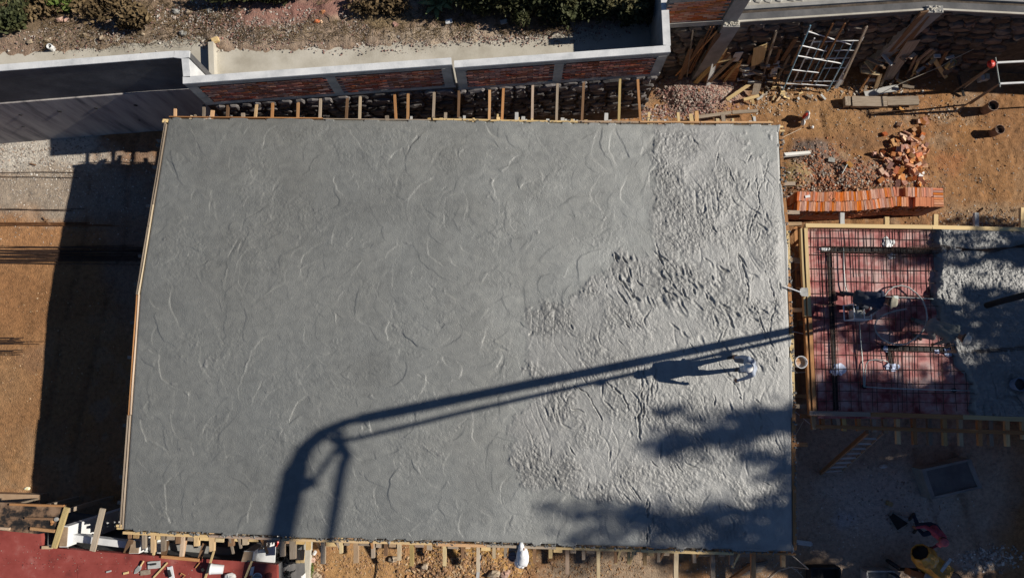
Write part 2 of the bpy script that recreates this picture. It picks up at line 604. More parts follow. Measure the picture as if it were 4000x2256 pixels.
# right yard
col = mixc(col, .85 * blobmask(X, Y, 2720, 360, 170, 100, soft=.5, seed=41), (.40, .29, .235))
col = mixc(col, .7 * blobmask(X, Y, 3250, 420, 300, 110, soft=.8, seed=42), (.38, .22, .105))
col = mixc(col, .85 * blobmask(X, Y, 3180, 600, 90, 60, soft=.6, seed=43), (.17, .145, .135))
col = mixc(col, .85 * blobmask(X, Y, 3100, 690, 60, 55, soft=.4, seed=44), (.44, .33, .17))
col = mixc(col, .75 * blobmask(X, Y, 3330, 690, 200, 70, soft=.6, seed=45), (.32, .205, .14))
col = mixc(col, .7 * blobmask(X, Y, 3710, 640, 60, 50, soft=.8, seed=46), (.48, .17, .075))
col = mixc(col, .6 * blobmask(X, Y, 3850, 720, 260, 180, soft=.9, seed=47), (.36, .195, .09))
col = mixc(col, .7 * blobmask(X, Y, 3900, 850, 200, 60, soft=.7, seed=48), (.36, .26, .17))
# bottom strip: ochre spoil, cement spilled on the shaded yard
col = mixc(col, .9 * blobmask(X, Y, 1850, 2200, 220, 90, soft=.4, seed=51), (.52, .31, .11))
col = mixc(col, .8 * blobmask(X, Y, 1420, 2210, 170, 90, soft=.6, seed=52), (.42, .25, .11))
col = mixc(col, .85 * blobmask(X, Y, 2400, 2230, 230, 80, soft=.7, seed=53), (.34, .265, .19))
col = mixc(col, .9 * blobmask(X, Y, 3450, 1900, 560, 330, soft=.6, seed=54), (.47, .375, .295))
col = mixc(col, .6 * blobmask(X, Y, 3500, 1960, 260, 130, soft=1, seed=55), (.60, .56, .52))
col = mixc(col, .7 * blobmask(X, Y, 3300, 2030, 40, 30, soft=.9, seed=56), (.5, .5, .52))
col = mixc(col, .7 * blobmask(X, Y, 3850, 2190, 110, 35, soft=.7, seed=57), (.52, .49, .45))
col = mixc(col, .7 * blobmask(X, Y, 3960, 2200, 90, 60, soft=.9, seed=58), (.36, .20, .10))
col = mixc(col, .6 * blobmask(X, Y, 2980, 2200, 200, 60, soft=.9, seed=59), (.46, .32, .20))
# mounds
Z += .30 * blobmask(X, Y, 2720, 350, 130, 70, soft=1.2, seed=61, rough=.2)
Z += .22 * blobmask(X, Y, 3350, 690, 190, 60, soft=1.2, seed=62, rough=.2)
Z += .20 * blobmask(X, Y, 3100, 690, 55, 50, soft=1.2, seed=63, rough=.1)
Z += .22 * blobmask(X, Y, 1870, 2210, 190, 70, soft=1.2, seed=64, rough=.2)
Z += .12 * blobmask(X, Y, 3180, 600, 80, 50, soft=1.2, seed=65, rough=.2)
Z += (fbm(X, Y, .16, 71, 2) - .5) * .07 * blobmask(X, Y, 1870, 2210, 230, 90, soft=.6, seed=64)
Z += (fbm(X, Y, .13, 72, 2) - .5) * .05 * blobmask(X, Y, 3300, 500, 900, 420, soft=.3, seed=66)
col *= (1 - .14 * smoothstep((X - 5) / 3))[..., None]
for x0_, sl_, sd_ in ((-13.6, .10, 501), (-12.3, .12, 502), (11.2, -.2, 503), (12.4, -.2, 504)):
    tr_ = np.exp(-((X - x0_ - sl_ * Y - (vnoise(Y, Y * 0, 2.5, sd_) - .5) * .5) / .11) ** 2) * smoothstep((fbm(X, Y, .5, 505, 3) - .32) / .2)
    Z -= .035 * tr_ * (1 + .5 * np.sin(Y * 40)); col = mixc(col, .35 * tr_, (.17, .10, .058))
Z = np.where((np.abs(X) > 18) | (Y < -9) | (Y > 13), 0, Z)
GROUND = mat('bare earth', [(.62, .62, .62), (1.0, 1.0, 1.0), (1.28, 1.25, 1.2)], 9, 9, .95, .7, 28, world=True, attr=True, bdist=.04, spec=.1, contrast=(.28, .72))
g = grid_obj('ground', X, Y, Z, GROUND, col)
tag(g, kind='structure')
GX, GY, GZ = gx, gy, Z


def gz(x, y):
    i = min(max(int(np.searchsorted(GX, x)), 0), len(GX) - 1); j = min(max(int(np.searchsorted(GY, y)), 0), len(GY) - 1)
    return float(GZ[j, i])


def PG(px, py, up=0.0):
    p = P(px, py, 0)
    return Vector((p.x, p.y, gz(p.x, p.y) + up))


# ---- upper terrain behind the long wall
ux = np.concatenate([[-400, -120, -50, -25], np.arange(-15.5, 3.55, .055), [3.7]])
yl = np.concatenate([np.arange(0, 1, .012), [1.0]])
top_px = np.array([(-600, 290), (0, 236), (300, 212), (660, 172), (760, 160), (800, 162), (850, 214), (1000, 216), (1300, 204), (1600, 190), (1900, 180), (2100, 160), (2200, 140), (2330, 118), (2530, 92), (2600, 85)], float)
tx, ty = PA(top_px[:, 0], top_px[:, 1], ZU)
tx = np.concatenate([[-400], tx, [8]]); ty = np.concatenate([[ty[0] - 25], ty, [ty[-1]]])
U, V = np.meshgrid(ux, np.concatenate([np.arange(0, 3.6, .055), [4.5, 6, 9, 15, 40, 120, 400]]))
edge = np.interp(U, tx, ty)
edge = edge + (vnoise(U, U * 0, .18, 80) - .5) * .16 + (vnoise(U, U * 0, .07, 81) - .5) * .06
UY = edge + V
UZ = ZU - .05 + .07 * smoothstep(V / .25) + V.clip(0, 4) * .10 + (fbm(U, UY, .8, 82, 5) - .5) * .22 * smoothstep(V / .4) + (fbm(U, UY, .14, 83, 3) - .5) * .08 * smoothstep(V / .15)
uc = np.ones(U.shape + (3,)) * np.array((.285, .205, .15)) * (.6 + .75 * fbm(U, UY, .9, 84, 5, .6))[..., None]


def ub(px, py, rx, ry, c, k=.8, soft=.8, seed=1):
    global uc
    uc = mixc(uc, k * blobmask(U, UY, px, py, rx, ry, z=ZU, soft=soft, seed=seed), c)


ub(150, 60, 260, 90, (.16, .115, .07), .8, seed=90)
ub(620, 60, 200, 70, (.26, .19, .12), .7, seed=91)
ub(430, 150, 300, 50, (.30, .235, .17), .7, seed=92)
ub(1000, 60, 250, 70, (.30, .155, .13), .75, seed=93)
ub(1300, 40, 200, 40, (.27, .13, .11), .7, seed=94)
ub(1100, 150, 450, 50, (.34, .265, .20), .7, seed=95)
ub(1750, 150, 260, 45, (.46, .38, .29), .7, seed=96)
ub(1500, 60, 120, 60, (.27, .205, .11), .7, seed=97)
ub(2350, 110, 200, 40, (.34, .27, .23), .7, seed=98)
uc = np.clip(uc, .02, .8)
o = grid_obj('upper_terrain', U, UY, UZ, GROUND, uc)
tag(o, kind='structure')


def uz(x, y):
    e = np.interp(x, tx, ty)
    return ZU + .02 + min(max(y - e, 0), 4) * .10


def PU(px, py, up=0.0):
    p = P(px, py, ZU + .1)
    z = uz(p.x, p.y)
    p = P(px, py, z)
    return Vector((p.x, p.y, z + up))


# cement walk behind the parapet
wk = [P(-900, 348, ZW), P(679, 224, ZW), P(709, 222, ZW), P(714, 327, ZW), P(1764, 252, ZW), P(1775, 262, ZW), P(2594, 205, ZW)]
wk = [(v.x + (.08 if i == 2 else 0), v.y + .06) for i, v in enumerate(wk)]
mb = MB().prism([(-60, wk[0][1])] + wk + [(P(2594, 0, ZW).x - .05, 14), (-60, 14)], ZU - .2, ZU)
o = obj('cement_walk', mb, CONCC); tag(o, kind='structure')

# ---- the long wall: plastered left length, jog, brick lengths
wallL = thing('retaining_wall', 'tall dark plastered retaining wall with whitish top at the left', 'wall', P(300, 500, 0))
th = .17


def wall_seg(name, pa, pb, z0, z1, thick, m, parent, side=1):
    """vertical slab whose outer (camera side) top edge runs pa -> pb"""
    a = Vector((pa.x, pa.y, 0)); b = Vector((pb.x, pb.y, 0))
    d = (b - a).normalized(); nrm = Vector((-d.y, d.x, 0)) * side
    mb = MB().prism([a, b, b + nrm * thick, a + nrm * thick], z0, z1)
    return obj(name, mb, m, parent)


A0 = P(-900, 348, ZW); A1 = P(679, 224, ZW)
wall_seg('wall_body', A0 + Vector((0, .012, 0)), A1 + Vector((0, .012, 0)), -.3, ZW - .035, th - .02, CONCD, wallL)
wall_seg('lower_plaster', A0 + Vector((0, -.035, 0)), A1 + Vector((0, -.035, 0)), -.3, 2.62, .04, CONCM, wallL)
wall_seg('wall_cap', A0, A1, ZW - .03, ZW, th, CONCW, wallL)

for (a_, b_, r_) in ((80, 449, .035), (232, 435, .045), (375, 423, .035), (530, 412, .04), (545, 470, .02), (90, 494, .03)):
    z_ = .2
    while P(a_, b_, z_).y > lerp(A0, A1, (P(a_, b_, z_).x - A0.x) / (A1.x - A0.x)).y - .036: z_ += .02
    c_ = P(a_, b_, z_)
    obj('weep_hole', MB().lathe((c_.x, lerp(A0, A1, (c_.x - A0.x) / (A1.x - A0.x)).y - .038, c_.z), [(0, 0), (r_ * 1.3, 0), (r_ * 1.3, .012), (0, .012)], 10, Vector((0, -1, 0))), DARKM, wallL)
J0 = P(709, 229, ZW); J1 = P(714, 327, ZW)
wallA = thing('brick_wall', 'low red brick wall on dark stone footing beside the dark plastered wall', 'wall', P(1300, 470, 0))
mbj = MB().prism([(A1.x - .0, A1.y, 0), (J0.x + .001, A1.y - .02, 0), (J0.x + .18, A1.y, 0), (J0.x + .18, A1.y + .16, 0), (A1.x, A1.y + .16, 0)], ZW - 4.5, ZW - .04)
obj('jog_return', mbj, CONCD, wallA)
mbj = MB().prism([(A1.x + .004, A1.y - .006), (J0.x, A1.y - .03), (J0.x + .19, A1.y), (J0.x + .19, A1.y + .17), (A1.x + .004, A1.y + .17)], ZW - .038, ZW + .003)
obj('wall_cap', mbj, CONCW, wallA)
mbj = MB().prism([(J0.x, A1.y - .031), (J1.x, J1.y + .17), (J1.x + .17, J1.y + .17), (J0.x + .18, A1.y - .031)], -.3, ZW)
obj('jog_wall', mbj, CONCW, wallA)
jb = MB().prism([(J0.x - .012, A1.y - .03), (J1.x - .012, J1.y + .02), (J1.x - .001, J1.y + .02), (J0.x - .001, A1.y - .03)], -.3, ZW - .05)
obj('jog_plaster', jb, CONCD, wallA)


def brick_run(parent, a, b, zt, zb, zs, seed, piers, mbrick):
    """cap, bond beam, brick panel, footing beam and stones along a -> b"""
    rnd = random.Random(seed)
    a = Vector((a.x, a.y, 0)); b = Vector((b.x, b.y, 0))
    d = (b - a); ln = d.length; d.normalize(); nrm = Vector((-d.y, d.x, 0))
    out = -nrm

    def slab(name, s0, s1, off, thick, z0, z1, m):
        p = a + d * s0 + nrm * off; q = a + d * s1 + nrm * off
        return obj(name, MB().prism([p, q, q + nrm * thick, p + nrm * thick], z0, z1), m, parent)
    slab('wall_cap', 0, ln, 0, .18, zt - .05, zt, CONCW)
    slab('bond_beam', 0, ln, .012, .15, zt - .22, zt - .052, CONC)
    slab('mortar_core', 0, ln, .04, .12, zb, zt - .222, MORTAR)
    slab('footing_beam', 0, ln, .008, .16, zb - .14, zb - .002, CONC)
    for s in piers:
        slab('pier', s - .12, s + .12, .006, .15, zb + .0, zt - .224, CONC)
    n = 0; ch = .0765
    rows = int((zt - .224 - zb) / ch)
    meshes = [brick_mesh(seed + i, mbrick) for i in range(4)]
    rot = Matrix((d, nrm, Vector((0, 0, 1)))).transposed().to_quaternion()
    for r in range(rows):
        x = .02 if r % 2 else -.11
        while x < ln:
            c = x + .135
            x += .278
            if c < .06 or c > ln - .06: continue
            wd = .262
            if any(abs(c - s) < .13 for s in piers): continue
            lo, hi = c - .131, c + .131
            for s in piers:
                if abs(c - s) < .25:
                    if c < s: hi = min(hi, s - .115)
                    else: lo = max(lo, s + .115)
            lo = max(lo, .0); hi = min(hi, ln)
            p = a + d * ((lo + hi) / 2) + nrm * (.055 + rnd.uniform(-.008, .006))
            shared('brick', rnd.choice(meshes), (p.x, p.y, zb + ch * (r + .5)), rot, (hi - lo, .09, .057), parent)
            n += 1
    body0 = a + nrm * .06
    p = a + nrm * .02; q = b + nrm * .02
    obj('stone_core', MB().prism([p, q, q + nrm * .2, p + nrm * .2], -.3, zb - .142), DIRTM, parent)
    stone_face(parent, p + nrm * .0, q + nrm * .0, zs, zb - .15, .25, .36, .10, STONEG, seed)
    return n


A2 = P(1764, 252, ZW)
n1 = brick_run(wallA, J1, A2, ZW, 3.12, .9, 5, [.13, 3.55, P(1764, 252, ZW).x - J1.x - .14], BRICK)
wallB = thing('brick_wall', 'low red brick wall ending in a corner beside the leaning planks', 'wall', P(2200, 460, 0))
B0 = P(1775, 264, ZW - .06); B1 = P(2620, 203, ZW - .06)
Ln = (B1 - B0).length
n2 = brick_run(wallB, B0, B1, ZW - .06, 3.05, .7, 8, [.14, 2.62, Ln - .16], BRICK)
# corner return running back
E1 = P(2594, 0, ZW - .06)
mb = MB().prism([(B1.x - .17, B1.y + .18), (B1.x, B1.y + .16), (E1.x + .0, 16), (E1.x - .17, 16)], 1.0, ZW - .064)
obj('return_wall', mb, CONC, wallB)
mb = MB().prism([(B1.x - .18, B1.y + .185), (B1.x + .006, B1.y + .165), (E1.x + .006, 16), (E1.x - .18, 16)], ZW - .064, ZW - .058)
obj('return_cap', mb, CONCW, wallB)
# low kerb across the walk
a = P(823, 164, ZU + .2); b = P(829, 330, ZU + .2)
kb = MB().bar((a.x, a.y, ZU + .1), (b.x, b.y, ZU + .1), .14, .22)
o = obj('cement_kerb', kb, CONCC); tag(o, 'short cream cement kerb crossing the cream walk behind the brick wall', 'kerb')
o = plank('block', PU(836, 168, .1), PU(860, 160, .1), .12, .1, WOODY)
tag(o, 'small orange block lying at the head of the cement kerb', 'block')

# ---- stone wall on the right with the road above it
T = [P(2560, 108, ZR), P(2812, 93, ZR), P(2890, 84, ZR), P(3640, 36, ZR), P(4150, 62, ZR), P(5200, 120, ZR)]
wallR = thing('stone_wall', 'tall brown fieldstone retaining wall behind the leaning scaffold frames', 'wall', P(3300, 320, 0))
mb = MB()
for i in range(len(T) - 1):
    a, b = T[i], T[i + 1]
    mb.prism([(a.x, a.y + .1), (b.x, b.y + .1), (b.x, b.y + .6), (a.x, a.y + .6)], -.3, ZR - .02)
obj('wall_core', mb, DIRTM, wallR)
cnt = 0
for i in range(4):
    a, b = T[i], T[i + 1]
    cnt += stone_face(wallR, (a.x, a.y + .12, 0), (b.x, b.y + .12, 0), 0, ZR - .12, .30, .46, .2, STONE, 40 + i)
# coping of two concrete strips with a gutter between
for k, (off, wd, zz) in enumerate(((.0, .22, ZR), (.30, .10, ZR + .06))):
    mb = MB()
    for i in range(1, 5):
        a, b = T[i], T[i + 1]
        mb.prism([(a.x, a.y + off), (b.x, b.y + off), (b.x, b.y + off + wd), (a.x, a.y + off + wd)], ZR - .22, zz)
    obj('coping_strip', mb, CONCD if k == 0 else CONC, wallR)
mb = MB()
for i in range(1, 5):
    a, b = T[i], T[i + 1]
    mb.prism([(a.x, a.y - .02), (b.x, b.y - .02), (b.x, b.y + .03), (a.x, a.y + .03)], ZR - .03, ZR + .012)
obj('mortar_lip', mb, CONCC, wallR)
# cobbled road
mb = MB()
rx0 = T[2]
pts = [(T[2].x + .1, T[2].y + .42), (T[3].x, T[3].y + .42), (T[4].x, T[4].y + .42), (T[5].x, T[5].y + .42), (60, T[5].y + 2), (200, 60), (200, 300), (3.8, 300), (3.8, T[2].y + 1.3), (T[2].x + .1, T[2].y + 1.2)]
mb.v = [(x, y, ZR + .02) for x, y in pts]; mb.f = [tuple(range(len(pts)))]
o = obj('road', mb, mat('dusty road bed', [(.26, .245, .21), (.36, .34, .30), (.45, .43, .38)], 3, 8, .95, .5, 30, world=True)); tag(o, kind='structure')
ROADST = mat('pale cobble', [(.30, .285, .25), (.42, .40, .36), (.52, .50, .46)], 1.6, 7, .9, .5, 6, rnd=.3)
cm = [stone_mesh(900 + i, ROADST) for i in range(6)]
rnd = random.Random(5)
nc = 0
for j in range(3):
    for i in range(60):
        x = 5.95 + i * .27 + rnd.uniform(-.05, .05) + (j % 2) * .13
        ey = np.interp(x, [t.x for t in T], [t.y for t in T])
        y = ey + .60 + j * .24 + rnd.uniform(-.03, .03)
        if x > 13: continue
        shared('cobble', rnd.choice(cm), (x, y, ZR + .03), Quaternion((0, 0, 1), rnd.uniform(-.5, .5)), (.27 * rnd.uniform(.85, 1.1), .25, .05 * rnd.uniform(.7, 1.3)), o)
        nc += 1
# brick panel above the stone wall (left), with its end column
wallT = thing('brick_panel_wall', 'orange brick panel wall above the stone wall at the top edge', 'wall', P(2700, 100, ZR))
a, b = P(2590, 107, ZR), P(2812, 93, ZR)
d = (b - a).normalized(); nrm = Vector((-d.y, d.x, 0))
pr = lambda s0, s1, o0, o1, z0, z1: MB().prism([a + d * s0 + nrm * o0, a + d * s1 + nrm * o0, a + d * s1 + nrm * o1, a + d * s0 + nrm * o1], z0, z1)
ln = (b - a).length
obj('base_beam', pr(-.1, ln + .02, -.02, .2, ZR - .02, ZR + .18), CONC, wallT)
obj('mortar_core', pr(-.1, ln, .03, .16, ZR + .182, ZR + 1.15), MORTAR, wallT)
obj('top_beam', pr(-.1, ln, .0, .2, ZR + 1.152, ZR + 1.4), CONC, wallT)
obj('end_column', pr(ln + .021, ln + .42, -.01, .22, ZR - .02, ZR + 1.6), CONC, wallT)
bm_ = [brick_mesh(60 + i, mat('orange wall brick', [(.30, .10, .05), (.46, .17, .08), (.55, .23, .12)], 3, 6, .9, .4, 8, rnd=.25, hue=.01)) for i in range(3)]
rot = Matrix((d, nrm, Vector((0, 0, 1)))).transposed().to_quaternion()
for r in range(12):
    x = -.1 + (.13 if r % 2 else 0)
    while x + .25 < ln:
        p = a + d * (x + .13) + nrm * .05
        shared('brick', random.choice(bm_), (p.x, p.y, ZR + .185 + .08 * (r + .5)), rot, (.25, .08, .068), wallT)
        x += .262

# two free-standing concrete columns in front of the stone wall
for (px, py, lab, extra) in ((2857, 92, 'rough topped concrete column beside the orange brick panel', 0), (3652, 36, 'rough topped concrete column in the bend of the stone wall', .0)):
    c = P(px, py, ZR + .05)
    col_ = thing('concrete_column', lab, 'column', (c.x, c.y, 0))
    obj('shaft', MB().box((c.x, c.y, (ZR - .05) / 2), (.44, .2, ZR - .05 + .2)), CONCD if extra else CONC, col_)
    rnd = random.Random(px)
    mb = MB()
    for i in range(26):
        mb.blob((c.x + rnd.uniform(-.19, .19), c.y + rnd.uniform(-.075, .075), ZR + .05 + rnd.uniform(-.01, .02)), (rnd.uniform(.02, .05), rnd.uniform(.02, .04), .025), 6, 4, .2, rnd)
    obj('rough_top', mb, CONCC, col_)

# ================================================================== POURED SLAB
def edge_interp(pts, t, axis_):
    """piecewise-linear pixel edge, parametrised by the given axis"""
    p = np.array(pts, float)
    if axis_ == 'y':
        return np.interp(t, p[:, 1], p[:, 0])
    return np.interp(t, p[:, 0], p[:, 1])


L_EDGE = [(656, 463), (640, 560), (545, 1150), (512, 1620), (481, 2068)]
R_EDGE = [(3040, 487), (3052, 760), (3066, 900), (3084, 1300), (3094, 1700), (3098, 2152)]
T_EDGE = [(640, 462), (1500, 470), (2500, 484), (3060, 488)]
B_EDGE = [(470, 2066), (1100, 2092), (1700, 2110), (2500, 2134), (3120, 2153)]


def slab_grid(ledge, redge, tedge, bedge, nx, ny, z):
    v = np.linspace(0, 1, ny); u = np.linspace(0, 1, nx)
    px = np.zeros((ny, nx)); py = np.zeros((ny, nx))
    y0 = edge_interp(tedge, ledge[0][0], 'x'); y1 = edge_interp(bedge, ledge[-1][0], 'x')
    for j, vv in enumerate(v):
        yl_ = ledge[0][1] + (ledge[-1][1] - ledge[0][1]) * vv
        yr_ = redge[0][1] + (redge[-1][1] - redge[0][1]) * vv
        xl = edge_interp(ledge, yl_, 'y'); xr = edge_interp(redge, yr_, 'y')
        px[j] = xl + (xr - xl) * u
        ty_ = edge_interp(tedge, px[j], 'x'); by_ = edge_interp(bedge, px[j], 'x')
        py[j] = ty_ + (by_ - ty_) * vv
    X_, Y_ = PA(px, py, z)
    return px, py, X_, Y_


def poly_mask(px, py, poly):
    inside = np.zeros(px.shape, bool)
    n = len(poly)
    for i in range(n):
        x0, y0 = poly[i]; x1, y1 = poly[(i + 1) % n]
        c = ((y0 > py) != (y1 > py)) & (px < (x1 - x0) * (py - y0) / (y1 - y0 + 1e-9) + x0)
        inside ^= c
    return inside


def blur(a, n):
    k = np.ones(n) / n
    a = np.apply_along_axis(lambda m_: np.convolve(np.pad(m_, n // 2, mode='edge'), k, 'valid')[:len(m_)], 0, a)
    return np.apply_along_axis(lambda m_: np.convolve(np.pad(m_, n // 2, mode='edge'), k, 'valid')[:len(m_)], 1, a)


nx, ny = 930, 640
px, py, X, Y = slab_grid(L_EDGE, R_EDGE, T_EDGE, B_EDGE, nx, ny, ZS)
wob = (fbm(px, py, 120, 101, 4, .6) - .5) * 90
wob2 = (fbm(px, py, 120, 131, 4, .6) - .5) * 90
rough_poly = [(2520, 430), (2545, 620), (2575, 800), (2570, 985), (2440, 1000), (2380, 1010), (2370, 1060), (2270, 1075), (2230, 1170), (2040, 1190), (2030, 1260), (2070, 1330), (2050, 1560), (2005, 1740), (2010, 1910), (2190, 1930), (2330, 1960), (2500, 1955), (2530, 2060), (2520, 2250), (3300, 2250), (3300, 430)]
rm = poly_mask(px + wob, py + wob2, rough_poly).astype(float)
smooth_patch = [(2790, 440), (3060, 440), (3060, 640), (2960, 620), (2880, 560)]
rm = rm * (1 - .85 * poly_mask(px + wob * .5, py + wob2 * .5, smooth_patch))
rm = smoothstep((blur(rm, 33) + (fbm(px, py, 46, 133, 4, .6) - .5) * 1.5 - .34) / .34)
rm = rm * (.8 + .2 * smoothstep((fbm(px, py, 200, 134, 3) - .4) / .2))
H = (fbm(X, Y, 1.6, 111, 4) - .5) * .030
# trowel sweeps on the finished part: families of crescents left by the swung float
HS = np.zeros_like(H)
dxm = (X[0, -1] - X[0, 0]) / nx; dym = (Y[0, 0] - Y[-1, 0]) / ny
r2 = random.Random(17)


def trowel_pass(cx, cy, a_, b_, ang, lvl, tx_, ty_, rim):
    """one sweep of the float: a smoothed patch with a crisp crescent edge that overwrites the earlier passes"""
    ext = max(a_, b_) * 1.15
    ii = np.where((np.abs(X[ny // 2] - cx) < ext + .7))[0]
    jj = np.where((np.abs(Y[:, nx // 2] - cy) < ext + .3))[0]
    if len(ii) < 2 or len(jj) < 2: return
    s = np.s_[jj[0]:jj[-1] + 1, ii[0]:ii[-1] + 1]
    dx, dy = XD[s] - cx, YD[s] - cy
    u = (dx * math.cos(ang) + dy * math.sin(ang)) / a_
    v = (-dx * math.sin(ang) + dy * math.cos(ang)) / b_
    d = np.sqrt(u * u + v * v)
    al = smoothstep((1 - d) / .026) * smoothstep((u + .25) / .9)
    loc = lvl + tx_ * dx + ty_ * dy
    HS[s] = HS[s] * (1 - al) + loc * al + rim * np.exp(-((d - 1.01) / .022) ** 2) * smoothstep((u - .1) / .5)


XD = X + (vnoise(X, Y, .5, 7) - .5) * .22 + (vnoise(X, Y, .13, 8) - .5) * .05
YD = Y + (vnoise(X, Y, .5, 17) - .5) * .22 + (vnoise(X, Y, .13, 18) - .5) * .05
HS += (fbm(X, Y, .5, 121, 3, .5) - .5) * .010
for k in range(3600):
    cx = r2.uniform(-10.4, 4.6); cy = r2.uniform(-4.4, 7.4)
    ang = math.pi + (float(vnoise(np.array(cx), np.array(cy), 2.6, 400)) - .5) * 4.2 + r2.gauss(0, .35)
    L_ = r2.uniform(.26, .8)
    trowel_pass(cx, cy, L_ * r2.uniform(.5, .9), L_, ang, r2.gauss(0, .0025), r2.gauss(0, .009), r2.gauss(0, .009), r2.choice([.0, .0, .0004, .0008, .0014]))
HS += (fbm(X, Y, .4, 122, 3, .5) - .5) * .006
pit = smoothstep((fbm(X, Y, .8, 127, 3) - .54) / .1)
HS += (fbm(X, Y, .05, 125, 2, .7) - .5) * (.0025 + .009 * pit) + rng.normal(0, .00035, X.shape)
# unfinished part: raked gravelly mortar with ridges, holes and boot prints
ca_, sa_ = math.cos(1.05), math.sin(1.05)
XR, YR = XD * ca_ - YD * sa_, XD * sa_ + YD * ca_
churn = .35 + .95 * smoothstep((fbm(X, Y, .75, 147, 4, .6) - .38) / .3)
rg = 1 - np.abs(2 * vnoise(XR, YR, .15, 141, .055) - 1)
rg2 = 1 - np.abs(2 * vnoise(XD, YD, .06, 142, .11) - 1)
HR = (rg * .017 + rg2 * .012 + (fbm(X, Y, .045, 144, 2, .8) - .5) * .028 + rng.normal(0, .0036, X.shape)) * churn
HR += (fbm(X, Y, .3, 143, 3, .6) - .5) * .022 + (fbm(X, Y, .9, 145, 3) - .5) * .028
rid = np.abs(vnoise(X + .25 * Y + (vnoise(X, Y, .8, 155) - .5) * .5, Y, .16, 151, 1.1) - .5) * 2
HR -= .022 * np.exp(-(rid / .09) ** 2) * smoothstep((vnoise(X, Y, .9, 152) - .52) / .2)
rid = np.abs(vnoise(X - .4 * Y, Y + .3 * X, .22, 153, .9) - .5) * 2
HR += .012 * np.exp(-(rid / .1) ** 2) * smoothstep((vnoise(X, Y, .7, 154) - .56) / .2)


def dent(arr, pxx, pyy, a, b, rot, depth, rim=.3):
    c = P(pxx, pyy, ZS)
    dx, dy = XD - c.x, YD - c.y
    m_ = (np.abs(dx) < a * 3) & (np.abs(dy) < a * 3)
    if not m_.any(): return
    u = (dx[m_] * math.cos(rot) + dy[m_] * math.sin(rot)) / a
    v = (-dx[m_] * math.sin(rot) + dy[m_] * math.cos(rot)) / b
    d = np.sqrt(u * u + v * v)
    arr[m_] += -depth * np.exp(-d ** 3) + depth * rim * np.exp(-((d - 1.5) / .4) ** 2)


for k in range(95):
    t = r2.random()
    dxp, dyp = r2.gauss(0, 200), r2.gauss(0, 75)
    dent(HR, 2600 + dxp, 1110 + dxp * .38 + dyp, r2.uniform(.07, .17), r2.uniform(.025, .055), r2.uniform(-1.3, -.5), r2.uniform(.02, .07))
for k in range(150):
    dent(HR, r2.uniform(2060, 3080), r2.uniform(520, 2130), r2.uniform(.06, .2), r2.uniform(.014, .032), r2.choice([-1.2, -1.5, -.9, 1.3, -.7]) + r2.uniform(-.3, .3), r2.uniform(.02, .05))
for (a, b) in (((2500, 1450), (2500, 1690)), ((2520, 1960), (2530, 2120)), ((2560, 1450), (2490, 1700))):
    for q in range(14):
        t = q / 13
        dent(HR, a[0] + (b[0] - a[0]) * t + r2.uniform(-8, 8), a[1] + (b[1] - a[1]) * t, .10, .025, 1.5 + r2.uniform(-.2, .2), .045)
for (a, b) in (((2935, 1180), (2985, 1330)), ((2900, 1000), (2910, 1160)), ((2960, 700), (2930, 900)), ((3010, 560), (2960, 760)), ((2250, 1500), (2330, 1620)), ((2380, 1480), (2450, 1600)), ((2760, 1380), (2900, 1560)), ((3010, 1100), (3005, 1300))):
    for q in range(22):
        t = q / 21
        dent(HR, a[0] + (b[0] - a[0]) * t + 14 * math.sin(t * 3) + r2.uniform(-3, 3), a[1] + (b[1] - a[1]) * t, .07, .018, math.atan2(-(b[1] - a[1]), b[0] - a[0]), .03)
H = H + HS * (1 - rm) + (HR * .76 + .008) * rm
# the finished part steps down crisply from the raked part; a few patches were only just churned by boots and vibrator
dk = np.zeros_like(X)
for i_, (a_, b_, c_, d_) in enumerate(((2120, 1245, 110, 75), (2620, 545, 110, 80), (2480, 1060, 150, 60), (2120, 1840, 130, 80), (2680, 2060, 170, 80), (2600, 800, 60, 190), (2700, 1120, 200, 90))):
    dk = np.maximum(dk, blobmask(X, Y, a_, b_, c_, d_, z=ZS, soft=.8, seed=420 + i_, rough=.8))
H = H + rm * dk * ((fbm(X, Y, .06, 431, 3, .8) - .5) * .040 - .004)
eu = np.minimum(np.linspace(0, 1, nx)[None, :], 1 - np.linspace(0, 1, nx)[None, :]) * 15.5
ev = np.minimum(np.linspace(0, 1, ny)[:, None], 1 - np.linspace(0, 1, ny)[:, None]) * 10.5
ed = np.minimum(eu, ev)
Z = ZS - .005 + H * smoothstep(ed / .25) - .015 * (1 - smoothstep(ed / .05))
Z[:, 0] -= .012
sp = np.clip(vnoise(X[-1], X[-1] * 0, .22, 301) - .52, 0, 1) * .13 + .0
for arr, off_ in ((Y, -sp),):
    arr[-1] += off_; arr[-2] += off_ * .7
Z[-1] = np.where(sp > .004, ZS + .006, Z[-1]); Z[-2] = np.where(sp > .004, ZS + .012, Z[-2])
sp = np.clip(vnoise(Y[:, -1], Y[:, -1] * 0, .3, 302) - .5, 0, 1) * .14
X[:, -1] += sp; X[:, -2] += sp * .7
Z[:, -1] = np.where(sp > .004, ZS + .008, Z[:, -1]); Z[:, -2] = np.where(sp > .004, ZS + .014, Z[:, -2])
sp = np.clip(vnoise(X[0], X[0] * 0, .25, 303) - .5, 0, 1) * .09
Y[0] += sp; Y[1] += sp * .7
Z[0] = np.where(sp > .004, ZS + .006, Z[0]); Z[1] = np.where(sp > .004, ZS + .010, Z[1])
lum = .92 + .16 * fbm(X, Y, 1.1, 161, 5, .6)
blue = fbm(X, Y, 1.7, 165, 4)
cs = np.stack([.203 + .010 * blue, .212 + .004 * blue, .205 - .004 * blue], -1) * 1.04 * lum[..., None]
